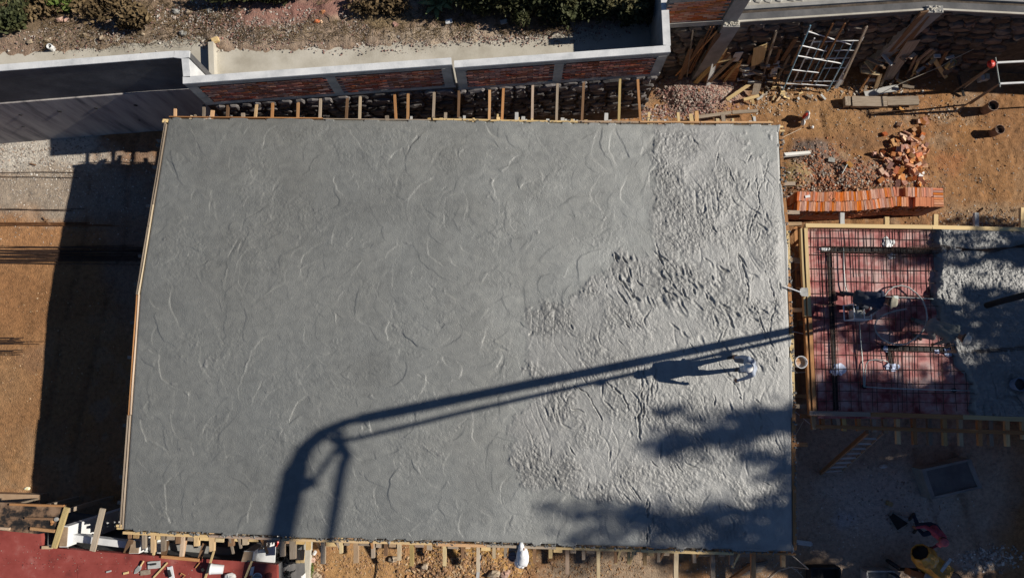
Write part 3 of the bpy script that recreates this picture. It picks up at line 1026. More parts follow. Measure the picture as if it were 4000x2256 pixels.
cr_ = np.array((.212, .213, .204)) * (.84 + .3 * fbm(X, Y, .6, 171, 4) - .22 * (churn - .8))[..., None]
col = cs * (1 - rm[..., None]) + cr_ * rm[..., None]
# brighter light towards the right, painted into the slab colour in noise-broken steps
lit_x = X + (fbm(X, Y, 2.4, 181, 5, .6) - .5) * 5.0
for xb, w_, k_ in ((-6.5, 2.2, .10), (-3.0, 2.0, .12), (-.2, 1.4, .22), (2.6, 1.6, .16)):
    col = col * (1 + k_ * smoothstep((lit_x - xb + w_ / 2) / w_))[..., None]
col = col * .80
col = col * (1 - .22 * dk * (.4 + .6 * rm) * (.5 + fbm(X, Y, .25, 433, 4, .7)))[..., None]
wetm = .10 * smoothstep((fbm(X, Y, 1.4, 175, 4, .6) - .5) / .15) * (1 - rm)
col *= (1 - wetm)[..., None]
WET = mat('fresh wet concrete', [(.86, .86, .86), (1, 1, 1), (1.12, 1.11, 1.09)], 5, 10, .47, .8, 45, world=True, attr=True, bdist=.014, spec=.8, rvar=.06)
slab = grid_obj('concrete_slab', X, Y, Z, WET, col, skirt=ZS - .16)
tag(slab, 'large freshly poured grey concrete roof slab with trowel swirls', 'slab')

# ---- formwork round and under the slab
fw = thing('slab_formwork', 'timber formwork with edge boards and joist ends round the large slab', 'formwork', P(1800, 1300, 0) )
obj('soffit_deck', MB().prism([P(*q, ZS) for q in ((664, 470), (3036, 492), (3090, 2146), (490, 2062))][::-1], ZS - .20, ZS - .165), WOODB, fw)
rnd = random.Random(3)


def edge_run(pts, wd, off, zt, h, mats, seg, name='edge_board', jig=.013, gap=.15):
    """boards end to end along a pixel polyline at height zt"""
    for i in range(len(pts) - 1):
        a = P(*pts[i], zt); b = P(*pts[i + 1], zt)
        d = b - a; ln = d.length; d.normalize(); nrm = Vector((d.y, -d.x, 0)) * off
        n = max(1, round(ln / seg)); s = 0
        for k in range(n):
            e = ln * (k + 1 + (rnd.uniform(-.25, .25) if k < n - 1 else 0)) / n
            zz = zt - h / 2 + rnd.uniform(-jig, jig)
            q = nrm + Vector((d.y, -d.x, 0)) * rnd.uniform(-jig, jig)
            p0 = a + d * (s + .006) + q; p1 = a + d * (e - .006 - (rnd.uniform(.03, .12) if rnd.random() < gap else 0)) + q
            plank(name, (p0.x, p0.y, zz), (p1.x, p1.y, zz + rnd.uniform(-.008, .008)), wd * rnd.uniform(.8, 1.2), h, rnd.choice(mats), fw)
            s = e


# left edge: two thin boards on edge; right and bottom: thick timbers; top: thin board
edge_run([(652, 470), (541, 1150), (508, 1620), (477, 2066)][::-1], .022, -.005, ZS + .0, .16, [WOODG, WOOD], 2.6)
edge_run([(648, 472), (536, 1150), (503, 1620), (472, 2060)][::-1], .024, -.015, ZS - .012, .15, [WOODO, WOODG], 2.9)
edge_run([(1690, 470), (2500, 482), (3020, 484)][::-1], .05, .03, ZS - .0, .14, [WOODY, WOOD], 1.9)
edge_run([(660, 458), (1690, 469)][::-1], .025, .02, ZS - .03, .12, [WOODO, WOODG], 2.1)
edge_run([(3052, 490), (3064, 760), (3078, 900), (3096, 1300), (3104, 1700), (3108, 2148)][::-1], .09, -.02, ZS - .004, .12, [WOODY, WOOD, WOODO, WOOD], 1.3)
edge_run([(480, 2072), (1100, 2099), (1700, 2117), (2500, 2142), (3110, 2160)], .06, .035, ZS - .004, .14, [WOODY, WOOD, WOOD, WOODO], 1.7, gap=.5)
# corner stubs
for (x, y) in ((645, 468), (643, 474), (464, 2052), (466, 2062), (3050, 494), (3056, 510)):
    p = P(x, y, ZS)
    plank('corner_block', (p.x - .07, p.y, ZS - .05), (p.x + .07, p.y, ZS - .05), .05, .08, WOODY, fw)
# struts from the formwork to the wall along the top edge
STR = [(685, 415, 684, 458), (797, 409, 796, 458), (891, 398, 888, 460), (1005, 396, 994, 461), (1066, 388, 1062, 462), (1165, 378, 1163, 462), (1253, 374, 1249, 463), (1358, 376, 1351, 464), (1408, 361, 1404, 464), (1541, 351, 1548, 466), (1595, 347, 1592, 468), (1697, 332, 1692, 468), (1794, 318, 1790, 470), (1913, 341, 1911, 471), (1968, 314, 1960, 473), (2082, 305, 2078, 475), (2179, 291, 2173, 475), (2282, 283, 2272, 477), (2423, 276, 2416, 477), (2489, 277, 2503, 481)]
for i, (x0, y0, x1, y1) in enumerate(STR):
    z = 2.86
    a = P(x0, y0, z); b = P(x1, y1 + 25, z)
    plank('strut', a, b, .065, .05, [WOOD, WOODG, WOODB, WOOD, WOODO][i % 5], fw)
# cleats standing between the struts
for i in range(64):
    x = rnd.uniform(700, 3010) if i < 14 else rnd.uniform(1560, 3010)
    y = np.interp(x, [640, 1500, 2500, 3060], [462, 470, 484, 488])
    p = P(x, y - 4, ZS - .05)
    l = rnd.uniform(.04, .16) if rnd.random() < .8 else rnd.uniform(.2, .36)
    plank('cleat', (p.x, p.y - .05, ZS - .10 + rnd.uniform(-.03, .05)), (p.x + rnd.uniform(-.02, .02), p.y + l, ZS - .10 + rnd.uniform(-.06, .05)), rnd.uniform(.05, .1), .05, rnd.choice([WOOD, WOODG, WOODY, BOARDW]), fw)
# joist ends along the bottom edge  (x, y end, width px, lean)
JB = [(510, 2100, 12, 0), (565, 2140, 12, 0), (600, 2155, 14, 0), (640, 2150, 14, 0), (700, 2120, 20, 0), (722, 2170, 12, -12), (770, 2130, 18, 0), (830, 2150, 18, 0), (905, 2130, 20, 0), (960, 2125, 20, 0), (1030, 2135, 16, 0),
      (1105, 2170, 18, 0), (1145, 2180, 22, 0), (1205, 2145, 16, 0), (1263, 2200, 16, 0), (1333, 2158, 12, 0), (1392, 2196, 18, 0), (1458, 2176, 13, 0), (1508, 2168, 13, 0), (1560, 2186, 14, 0), (1609, 2208, 15, 0), (1678, 2145, 18, 0), (1737, 2208, 13, 0), (1807, 2177, 11, 0), (1868, 2230, 12, 0), (1930, 2178, 12, 0), (1975, 2174, 12, 0),
      (2088, 2195, 13, 0), (2150, 2177, 14, 0), (2216, 2239, 14, 0), (2279, 2183, 12, 0), (2337, 2275, 13, 0), (2405, 2196, 12, 0), (2456, 2200, 12, 0), (2515, 2205, 13, 4), (2571, 2192, 12, 0), (2640, 2275, 16, 0), (2708, 2195, 13, 4), (2784, 2275, 16, 0), (2856, 2205, 14, 0), (2942, 2275, 17, 0), (3058, 2212, 15, 0)]
for i, (x, y, wpx, lean) in enumerate(JB):
    z = 2.80
    ey = np.interp(x, [470, 1100, 1700, 2500, 3120], [2066, 2092, 2110, 2134, 2153])
    a = P(x, ey - 30, z); b = P(x + lean, y, z)
    plank('joist', a, b, wpx * .0066, .09, rnd.choice([WOOD, WOODG, WOODG, WOOD, WOODB]), fw)
# diagonal kickers from joists to the edge boards, and ledger pieces between joists
for (x0, y0, x1, y1) in ((1235, 2105, 1262, 2168), (1315, 2108, 1333, 2158), (1450, 2110, 1462, 2172), (2425, 2142, 2406, 2200), (2480, 2140, 2460, 2202), (2598, 2145, 2575, 2190), (2735, 2150, 2705, 2194), (2805, 2155, 2785, 2215), (2890, 2155, 2860, 2215), (893, 2078, 912, 2160), (930, 2085, 942, 2138), (1020, 2098, 1045, 2160)):
    a = P(x0, y0, ZS - .12); b = P(x1, y1, 2.76)
    plank('kicker', a, b, .05, .05, rnd.choice([WOODO, WOODY, WOODB, WOODG]), fw)
for i in range(len(JB) - 1):
    x0, x1 = JB[i][0] + 12, JB[i + 1][0] - 12
    if x1 - x0 < 14 or rnd.random() < .2: continue
    x1 = x0 + (x1 - x0) * rnd.uniform(.5, 1)
    ey = np.interp(x0, [470, 1100, 1700, 2500, 3120], [2066, 2092, 2110, 2134, 2153]) + 18 + rnd.uniform(0, 8)
    plank('ledger', P(x0, ey, 2.82), P(x1, ey + 1, 2.82), .09, .045, rnd.choice([WOOD, WOODG, WOODY]), fw)
# joists under the slab poking out at the left and right edges
for y in (570, 655, 690, 805, 1000, 1110, 1260, 1395, 1660, 1860, 1960):
    x = edge_interp(L_EDGE, y, 'y')
    a = P(x - 26, y, 2.72); b = P(x + 40, y, 2.72)
    plank('joist', a, b, .08, .09, WOODG, fw)
for (y, l, m_) in ((718, 55, WOODG), (830, 62, WOODG), (875, 66, WOOD), (1015, 60, WOODG), (1210, 60, WOODY), (1585, 55, WOODG), (1735, 58, WOODO)):
    x = edge_interp(R_EDGE, y, 'y')
    a = P(x - 10, y, 2.80); b = P(x + l, y, 2.80)
    plank('joist', a, b, .10, .08, m_, fw)
# pale pole ends under the right edge
plank('prop', PG(3150, 605, .03), P(3060, 606, 2.70), .09, .09, BOARDW, fw)
# shoring posts under the slab
for i in range(7):
    for j in range(5):
        a = P(700 + i * 385, 560 + j * 370, ZS)
        plank('shoring_post', (a.x, a.y, -.1), (a.x, a.y, 2.80), .09, .09, WOODG, fw, up=(0, 1, 0))
for j in range(9):
    a = P(600, 540 + j * 190, ZS); b = P(3070, 540 + j * 190, ZS)
    plank('bearer', (a.x, a.y, 2.76), (b.x, b.y, 2.76), .09, .09, WOODG, fw)

# ================================================================== SECOND SLAB (being poured)
ZD = 2.86
d2 = thing('deck_formwork', 'red plywood slab formwork with yellow edge boards at the right', 'formwork', P(3600, 1250, 0))
DECK = mat('red phenolic plywood', [(.21, .03, .032), (.37, .11, .10), (.46, .22, .20), (.52, .34, .31)], 2.6, 12, .55, .25, 20, world=True, spec=.4, contrast=(.36, .62))
# sheets of plywood, 2.44 x 1.22, laid side by side
q0 = P(3150, 885, ZD)
for i in range(4):
    for j in range(4):
        x0 = q0.x + i * 2.44 + .0; y1 = q0.y - .02 - j * 1.22
        obj('plywood_sheet', MB().box((x0 + 1.22, y1 - .61, ZD - .009 + .0015 * ((i + j) % 2)), (2.434, 1.214, .018)), DECK, d2)
for (a, b, wd, m_) in (((3146, 880), (3640, 886), .10, WOODY), ((3642, 887), (4400, 905), .10, WOODY)):
    plank('edge_board', P(*a, ZS) + Vector((0, 0, -.06)), P(*b, ZS) + Vector((0, 0, -.06)), wd, .14, m_, d2)
for (a, b, m_) in (((3148, 890), (3164, 1235), WOODY), ((3165, 1240), (3184, 1622), WOODO)):
    plank('edge_board', P(*a, ZS) + Vector((.0, 0, -.07)), P(*b, ZS) + Vector((.0, 0, -.07)), .085, .14, m_, d2)
    plank('edge_board', P(*a, ZS) + Vector((-.10, 0, -.09)), P(*b, ZS) + Vector((-.10, 0, -.09)), .05, .12, m_, d2)
for (a, b, m_) in (((3164, 1612), (3400, 1618), WOOD), ((3402, 1618), (3760, 1628), WOODO), ((3762, 1628), (4400, 1650), WOOD)):
    plank('edge_board', P(*a, ZS) + Vector((0, 0, -.06)), P(*b, ZS) + Vector((0, 0, -.06)), .11, .14, m_, d2)
plank('ledger', P(3190, 1664, 2.74), P(4400, 1702, 2.74), .09, .05, WOODO, d2)
for i, (x, y) in enumerate(((3176, 1676), (3212, 1677), (3257, 1678), (3270, 1676), (3295, 1682), (3352, 1682), (3412, 1686), (3455, 1690), (3506, 1733), (3570, 1735), (3630, 1738), (3688, 1738), (3750, 1740), (3825, 1740), (3868, 1741), (3932, 1742), (3995, 1715))):
    plank('joist', P(x - 4, 1600, 2.70), P(x + 2, y, 2.70), .10, .09, [WOOD, WOODO, WOODG, WOOD][i % 4], d2)
for (x, y) in ((3288, 832), (3462, 848), (3653, 838), (3812, 832), (3992, 812)):
    plank('joist', P(x, y, 2.72), P(x, 905, 2.72), .11, .09, rnd.choice([BOARDW, WOODY, WOODG]), d2)
for i in range(4):
    for j in range(3):
        a = P(3230 + i * 380, 930 + j * 310, ZD)
        plank('shoring_post', (a.x, a.y, -.1), (a.x, a.y, 2.66), .09, .09, WOODG, d2, up=(0, 1, 0))
# lumber bracing seen in the gap between the two slabs
for (x0, y0, z0, x1, y1, z1, wd, m_) in ((3122, 870, 2.7, 3128, 1040, 2.5, .08, WOODO), (3068, 935, 2.5, 3118, 878, 2.5, .07, WOODO), (3072, 945, 2.3, 3115, 990, 2.3, .08, WOODO), (3070, 985, 2.0, 3130, 930, 2.2, .08, WOODO), (3078, 1010, 2.6, 3135, 1022, 2.6, .12, BOARDW), (3085, 1068, 2.2, 3140, 1020, 2.4, .03, WOODG),
                                         (3092, 1155, 2.5, 3148, 1158, 2.5, .12, WOODB), (3090, 1325, 2.4, 3160, 1315, 2.4, .13, WOODB), (3092, 1293, 2.7, 3150, 1305, 2.7, .015, PIPEW), (3098, 1455, 2.6, 3155, 1452, 2.6, .012, PIPEW), (3098, 1600, 2.4, 3165, 1655, 2.4, .012, PIPEW), (3100, 1712, 2.4, 3140, 1640, 2.5, .012, ROPE), (3126, 1624, 2.6, 3180, 1626, 2.6, .10, WOODO), (3118, 1060, 1.2, 3125, 1560, 1.2, .1, WOODB), (3108, 900, 1.0, 3122, 1250, 1.4, .1, WOODO)):
    plank('brace', P(x0, y0, z0), P(x1, y1, z1), wd, min(wd, .05), m_, d2)

# reinforcing mat over the red deck
mat_ = thing('rebar_mat', 'dark steel reinforcing mat laid over the red plywood deck', 'rebar', P(3400, 1250, ZD))
rb = random.Random(11)


def bpx(x):       # boundary between bare mat and fresh concrete is hidden below the concrete
    return x


hy = [897, 928, 962, 995, 1048, 1098, 1145, 1190, 1242, 1290, 1335, 1385, 1440, 1490, 1525, 1565]
for i, y in enumerate(hy):
    xl = 3155 + (y - 890) * .047; xr = 3700 if y < 1150 else 3900
    y1 = y + (xr - xl) * .016 + rb.uniform(-3, 3)
    pts = [P(lerp(xl, xr, t), lerp(y, y1, t) + rb.uniform(-2, 2), ZD + .06) for t in np.linspace(0, 1, 7)]
    obj('bar', MB().tube(pts, .0085, 5), STEEL, mat_)
x = 3178; k = 0
while x < 3860:
    y0 = 892 if x < 3680 else 1200
    sl_ = rb.uniform(12, 34) * (1 if x < 3600 else 1.2)
    pts = [P(x + sl_ * t + rb.uniform(-2, 2), lerp(y0, 1605, t), ZD + .043) for t in np.linspace(0, 1, 9)]
    obj('bar', MB().tube(pts, .0085, 5), STEEL, mat_)
    x += rb.choice([20, 24, 30, 26]) if x < 3560 and rb.random() < .75 else 44
    k += 1
# extra short bars near the top
for x in range(3185, 3680, 27):
    pts = [P(x + rb.uniform(-6, 6), 898, ZD + .075), P(x + rb.uniform(4, 16), rb.uniform(1000, 1160), ZD + .075)]
    obj('bar', MB().tube(pts, .007, 4), STEEL, mat_)


def cage(label, a, b, wd, n, za=ZD + .02, zb=ZD + .11):
    a = Vector(a); b = Vector(b)
    d = (b - a); ln = d.length; d.normalize(); nr = Vector((-d.y, d.x, 0))
    t = thing('beam_cage', label, 'rebar cage', ((a + b) / 2))
    for s in (-1, 1):
        for z in (za, zb):
            p = a + nr * s * wd / 2; q = b + nr * s * wd / 2
            obj('bar', MB().tube([(p.x, p.y, z), (q.x, q.y, z)], .0085, 5), STEEL, t)
    for i in range(n):
        c = a + d * (ln * (i + .5) / n)
        p = c + nr * (wd / 2 + .01); q = c - nr * (wd / 2 + .01)
        obj('stirrup', MB().tube([(p.x, p.y, za), (p.x, p.y, zb + .01), (q.x, q.y, zb + .01), (q.x, q.y, za), (p.x, p.y, za)], .005, 4), STEEL, t)
    o_ = obj('trough', MB().bar((a.x, a.y, ZD + .006), (b.x, b.y, ZD + .006), wd * .9, .004), DARKM, t)
    return t


cage('dark beam cage running across the top of the red deck', P(3205, 975, ZD), P(3680, 982, ZD), .14, 22)
cage('dark beam cage running down the left side of the red deck', P(3238, 990, ZD), P(3265, 1600, ZD), .12, 26)
cage('dark beam cage under the men across the lower red deck', P(3440, 1358, ZD), P(3960, 1372, ZD), .13, 20)
cage('short beam cage standing down from the lower cross cage', P(3473, 1370, ZD), P(3485, 1440, ZD), .12, 4)
cage('beam cage half buried by the grey concrete edge', P(3690, 1265, ZD), P(3715, 1370, ZD), .10, 6)
# bundle of starter bars lying across
sb = thing('starter_bars', 'bundle of long thin bars slanting over the cage towards the concrete', 'rebar', P(3700, 1000, ZD))
for i in range(7):
    y = 975 + i * 5
    pts = [P(3420 + i * 9, y + 8, ZD + .13), P(3640, 952 + i * 6, ZD + .15), P(3880 + i * 6, 985 - i * 3, ZD + .2), P(4080, 930 + i * 6, ZD + .28)]
    obj('bar', MB().tube(pts, .007, 4), STEEL, sb)
sb = thing('starter_bars', 'pair of thin bars lying along the lower concrete edge', 'rebar', P(3900, 1360, ZD))
for i in range(3):
    pts = [P(3700, 1368 + i * 4, ZD + .13), P(3850, 1366 + i * 5, ZD + .16), P(4080, 1345 + i * 7, ZD + .19)]
    obj('bar', MB().tube(pts, .008, 4), STEEL, sb)
# conduits
def conduit(label, pts, r=.014, m_=GALV, z=ZD + .085):
    o_ = obj('conduit', MB().tube([P(a, b, z) for a, b in pts], r, 6), m_, smooth=True)
    return tag(o_, label, 'conduit')


conduit('pale conduit running down from the top cage to the crouching man', [(3294, 968), (3296, 1040), (3300, 1110), (3308, 1140), (3320, 1150)])
conduit('green conduit running right from the crouching man', [(3415, 1156), (3480, 1159), (3560, 1162), (3660, 1168), (3720, 1168)], .016)
o = obj('junction_box', MB().box(P(3497, 1162, ZD + .09), (.13, .09, .06)), GALV); tag(o, 'small metal junction box on the green conduit', 'box')
conduit('long pale conduit running down below the vibrator engine', [(3357, 1255), (3362, 1330), (3368, 1400), (3372, 1450), (3374, 1508)])
conduit('bent green conduit looping above the lower conduit', [(3378, 1508), (3380, 1450), (3384, 1420), (3394, 1407), (3420, 1403), (3450, 1406), (3468, 1412)])
conduit('lower green conduit running right to the concrete', [(3374, 1509), (3460, 1515), (3600, 1520), (3720, 1523), (3800, 1525)])
for (x, y, lab) in ((3374, 1509, 'dark round conduit box where the long pale conduit ends'), (3724, 1523, 'dark round conduit box on the lower conduit by the concrete')):
    c = P(x, y, ZD + .04)
    o = obj('conduit_box', MB().lathe(c, [(.02, 0), (.055, 0), (.055, .05), (.045, .05), (.045, .02), (.0, .02)], 14), DARKM); tag(o, lab, 'box')
# white foam / paper patches on the deck
FOAMB = mat('pale blue plastic sheet', [(.42, .50, .72), (.60, .66, .80)], 4, 5, .5, .2, 20)
def scrap(px_, py_, rx, ry, m_, label, cat='sheet', z=ZD + .012, seed=1):
    r_ = random.Random(seed); c = P(px_, py_, z); k = (HC - z) / F
    n = 15; pts = []
    for i in range(n):
        a = 2 * math.pi * i / n; j = r_.uniform(.6, 1.15)
        pts.append((c.x + rx * k * math.cos(a) * j, c.y + ry * k * math.sin(a) * j))
    mb_ = MB()
    mb_.v = [(c.x, c.y, z + .03)] + [(x_, y_, z + r_.uniform(.0, .03)) for x_, y_ in pts] + [(x_, y_, z - .004) for x_, y_ in pts]
    mb_.f = [(0, 1 + i, 1 + (i + 1) % n) for i in range(n)] + [(1 + i, 1 + n + i, 1 + n + (i + 1) % n, 1 + (i + 1) % n) for i in range(n)]
    o_ = obj('scrap_sheet', mb_, m_)
    return tag(o_, label, cat)


scrap(3468, 948, 24, 26, WHITEP, 'bright white plastic scrap beside the top beam cage', seed=2)
scrap(3482, 1000, 18, 14, WHITEP, 'white plastic scrap just below the top beam cage', seed=3)
scrap(3225, 973, 26, 9, WHITEP, 'white crumpled wrap at the left end of the top cage', seed=4)
scrap(3275, 1445, 32, 26, FOAMB, 'pale blue sheet under the left beam cage', seed=5)
scrap(3485, 1432, 30, 18, FOAMB, 'pale blue sheet by the looped conduit', seed=6)
scrap(3458, 1362, 12, 16, FOAMB, 'small blue scrap left of the lower cage', seed=7)
scrap(3705, 1375, 20, 22, FOAMB, 'blue scrap beside the lower cage near the concrete', seed=8)
scrap(3660, 1372, 14, 9, FOAMB, 'faint blue scrap left of the other near the concrete', seed=9)

# fresh concrete spreading over the right of the deck
nx2, ny2 = 360, 400
l2 = [(3648, 893), (3640, 930), (3655, 1000), (3658, 1100), (3640, 1150), (3660, 1190), (3690, 1290), (3735, 1390), (3785, 1480), (3800, 1560), (3802, 1625)]
r2e = [(4420, 905), (4420, 1640)]
px2, py2, X, Y = slab_grid(l2, r2e, [(3600, 892), (4430, 908)], [(3600, 1618), (4430, 1645)], nx2, ny2, ZS)
px2 = px2 + 0
wobx = (fbm(X, Y, .5, 201, 4, .6) - .5) * .5 * (1 - np.linspace(0, 1, nx2))[None, :] ** 3
X = X + wobx
H = (fbm(X, Y, .10, 211, 3, .8) - .5) * .075 + (fbm(X, Y, .8, 213, 3) - .5) * .08 + rng.normal(0, .003, X.shape)
rid = np.abs(vnoise(X + .15 * Y, Y, .2, 215, 1.3) - .5) * 2
H -= .04 * np.exp(-(rid / .08) ** 2) * smoothstep((vnoise(X, Y, .9, 216) - .45) / .2)
u_ = np.linspace(0, 1, nx2)[None, :]
toe = smoothstep(u_ / .035)
Z = ZD + .004 + (ZS + .015 - ZD) * toe + H * toe
ev = np.minimum(np.linspace(0, 1, ny2)[:, None], 1 - np.linspace(0, 1, ny2)[:, None]) * 4.7
Z = np.where(ev < .03, np.minimum(Z, ZS), Z)
col = np.array((.20, .202, .195)) * (.85 + .3 * fbm(X, Y, .5, 218, 4))[..., None]
s2 = grid_obj('fresh_concrete', X, Y, Z, WET, col, skirt=ZD + .002)
tag(s2, 'rough dark fresh concrete half covering the red deck', 'concrete')

# ================================================================== CONCRETE PUMP BOOM (stands outside the frame, its shadow crosses the slab)
K = 1 / math.tan(R(SUN_EL))


def over(px_, py_, h):
    """point h metres above the slab on the sun ray that lands on the given slab pixel"""
    s_ = P(px_, py_, ZS)
    return s_ + SUND * (h / SUND.z)


BOOMM = mat('boom paint', [(.5, .5, .48), (.6, .6, .58)], 3, 5, .5, .1, 20)
boom = thing('pump_boom', 'concrete pump boom arm reaching in over the slab with its hose', 'boom', (22, -12, 0))
def thick(pts, w0, w1):
    mb_ = MB()
    for i in range(len(pts) - 1):
        ww = w0 + (w1 - w0) * i / max(1, len(pts) - 2)
        mb_.bar(pts[i], pts[i + 1], ww, ww * 1.05)
    return mb_


tip = over(3640, 1177, 1.7); el = over(1400, 1637, 9.8); el2 = over(1020, 2430, 14.5)
obj('end_arm', thick([el] + [lerp(el, tip, k / 6) for k in range(1, 6)] + [tip], .19, .125), BOOMM, boom)
bend = [over(1400, 1637, 9.8), over(1358, 1645, 9.9), over(1258, 1690, 10.2), over(1194, 1750, 10.5), over(1155, 1838, 10.9)]
obj('elbow', MB().tube(bend, [.09, .10, .125, .145, .16], 8), BOOMM, boom)
mid0 = over(1157, 1830, 10.9)
obj('middle_arm', thick([mid0] + [lerp(mid0, el2, k / 5) for k in range(1, 6)], .31, .35), BOOMM, boom)
off0 = [over(1440, 1700, 9.7), over(1800, 1611, 8.2), over(2300, 1497, 6.2), over(3095, 1317, 3.3), over(3660, 1190, 1.6)]
pa = [over(1235, 2430, 14.5), over(1293, 2081, 12.4), over(1340, 1812, 10.8), over(1352, 1785, 10.6), over(1317, 1720, 10.2), over(1370, 1715, 10.0)] + off0
obj('delivery_pipe', MB().tube(pa, [.09, .09, .09, .085, .07, .06, .06, .058, .055, .05, .05], 8), BOOMM, boom)
for t in (.8,):
    f_ = lerp(mid0, el2, t); obj('boom_joint', MB().bar(f_ - Vector((0, .1, .05)), f_ + Vector((0, .12, .06)), .31, .31), BOOMM, boom)
obj('link_rod', MB().tube([over(1225, 1880, 11.0), over(1322, 1742, 10.3)], .055, 6), BOOMM, boom)
obj('link_rod', MB().tube([over(1322, 1736, 10.3), over(1258, 1690, 10.1), over(1340, 1690, 10.0)], .06, 6), BOOMM, boom)
obj('link_plate', MB().bar(over(1317, 1706, 10.1), over(1360, 1785, 10.6), .16, .12), BOOMM, boom)
obj('bracket', MB().bar(over(1165, 1905, 11.2), over(1225, 1870, 11.0), .22, .22), BOOMM, boom)
for t in (.4, .62):
    f_ = lerp(off0[0], off0[-1], t); q = lerp(el, tip, t)
    obj('pipe_clamp', MB().blob(f_, .11, 8, 6), BOOMM, boom)
top2 = el2 + Vector((5, -8, 3)); base = Vector((22, -12, 0))
obj('lower_arm', thick([el2, top2], .62, .62), BOOMM, boom)
obj('root_arm', thick([top2, base + Vector((0, 0, 3.2))], .66, .66), BOOMM, boom)
obj('pedestal', MB().lathe(base, [(.0, 0), (1.3, 0), (1.3, .5), (.6, .9), (.45, 3.2), (0, 3.2)], 18), BOOMM, boom)
hs = [tip, tip + Vector((-.35, -.05, -.35)), P(4080, 1134, 4.35), P(3990, 1155, 4.1), P(3910, 1176, 3.75), P(3853, 1193, 3.35)]
hose = obj('delivery_hose', MB().tube(hs, .075, 12), RUBBER, boom, smooth=True)

# ================================================================== VEGETATION
def leaves(name, centers, n, size, m, parent=None, seed=1, flat=.5, asp=.5, soft=False):
    """n leaf-shaped quads spread through ellipsoid clumps [(c, (rx,ry,rz))]"""
    g_ = np.random.default_rng(seed)
    vol = np.array([r[0] * r[1] * r[2] for _, r in centers]); vol = vol / vol.sum()
    which = g_.choice(len(centers), n, p=vol)
    C = np.array([tuple(c) for c, _ in centers])[which]; RR = np.array([r for _, r in centers])[which]
    dirs = g_.normal(size=(n, 3)); dirs /= np.linalg.norm(dirs, axis=1)[:, None]
    rad = g_.random(n) ** (1 / 2.2)
    pos = C + dirs * RR * rad[:, None]
    if soft: pos = C + g_.normal(size=(n, 3)) * RR * .62
    a = g_.normal(size=(n, 3)); a[:, 2] *= flat; a /= np.linalg.norm(a, axis=1)[:, None]
    b = g_.normal(size=(n, 3)); b -= a * (a * b).sum(1)[:, None]; b /= np.linalg.norm(b, axis=1)[:, None]
    s = size * g_.uniform(.6, 1.3, n)[:, None]
    v = np.stack([pos - a * s, pos + b * s * asp, pos + a * s, pos - b * s * asp], 1).reshape(-1, 3)
    o0 = np.array(root_loc(parent)) if parent else np.zeros(3)
    v = v - o0
    me = bpy.data.meshes.new(name)
    me.vertices.add(4 * n); me.vertices.foreach_set('co', v.astype(np.float32).ravel())
    me.loops.add(4 * n); me.loops.foreach_set('vertex_index', np.arange(4 * n, dtype=np.int32))
    me.polygons.add(n); me.polygons.foreach_set('loop_start', np.arange(0, 4 * n, 4, dtype=np.int32)); me.polygons.foreach_set('loop_total', np.full(n, 4, dtype=np.int32))
    me.update(calc_edges=True)
    me.materials.append(m)
    o_ = bpy.data.objects.new(name, me); COL.objects.link(o_)
    if parent: o_.parent = parent
    return o_


def shade_tree(x, y, h, r, n, label, seed, low=3.0):
    t = thing('tree', label, 'tree', (x, y, 0), 'tall trees outside the site to the right')
    r_ = random.Random(seed)
    obj('trunk', MB().tube([(x, y, -.3), (x + .1, y, h * .35), (x - .05, y + .1, h * .7), (x, y, h * .97)], .26, 8, .04), BARK, t)
    cl = []; limbs = MB()
    z = low
    while z < h:
        f_ = (z - low) / (h - low)
        rr = r * (.55 + .75 * math.sin(math.pi * min(1, f_ * .9 + .12))) * (1 - .45 * f_)
        for k in range(4):
            a = r_.uniform(0, 6.28); d_ = rr * r_.uniform(.25, 1)
            c = (x + d_ * math.cos(a) * 1.1, y + d_ * math.sin(a), z + r_.uniform(-.3, .3))
            cl.append((c, (r_.uniform(.35, 1.0) * rr * .6, r_.uniform(.25, .7) * rr * .5, r_.uniform(.16, .40))))
            limbs.tube([(x, y, z - .35), ((x + c[0]) / 2, (y + c[1]) / 2, z - .1), c], .05, 5, .015)
        z += r_.uniform(.45, .8)
    obj('limbs', limbs, BARK, t)
    leaves('crown', cl, n * 2, .125, LEAF, t, seed, soft=True)
    return t


shade_tree(25.0, -1.9, 19.4, 2.5, 15000, 'tall slender tree right of the yard shading the slab corner', 1)
shade_tree(26.0, .1, 18.9, 2.0, 9500, 'tall slender tree right of the yard behind the red deck', 2, 4.0)
shade_tree(24.0, 2.3, 14.2, 1.35, 5600, 'shorter slender tree right of the red deck', 3, 4.0)
shade_tree(22.5, -3.5, 12.6, 1.45, 7000, 'broad tree right of the yard near the mixer', 4)
shade_tree(20.5, -2.1, 11.0, 2.0, 9000, 'dense bushy tree right of the cistern', 5, 2.0)
shade_tree(25.0, 4.2, 13.4, 1.3, 3600, 'thin tree right of the brick stack', 6, 5.0)
shade_tree(21.0, .2, 10.4, 1.5, 6500, 'low bushy tree right of the red deck corner', 7, 2.0)


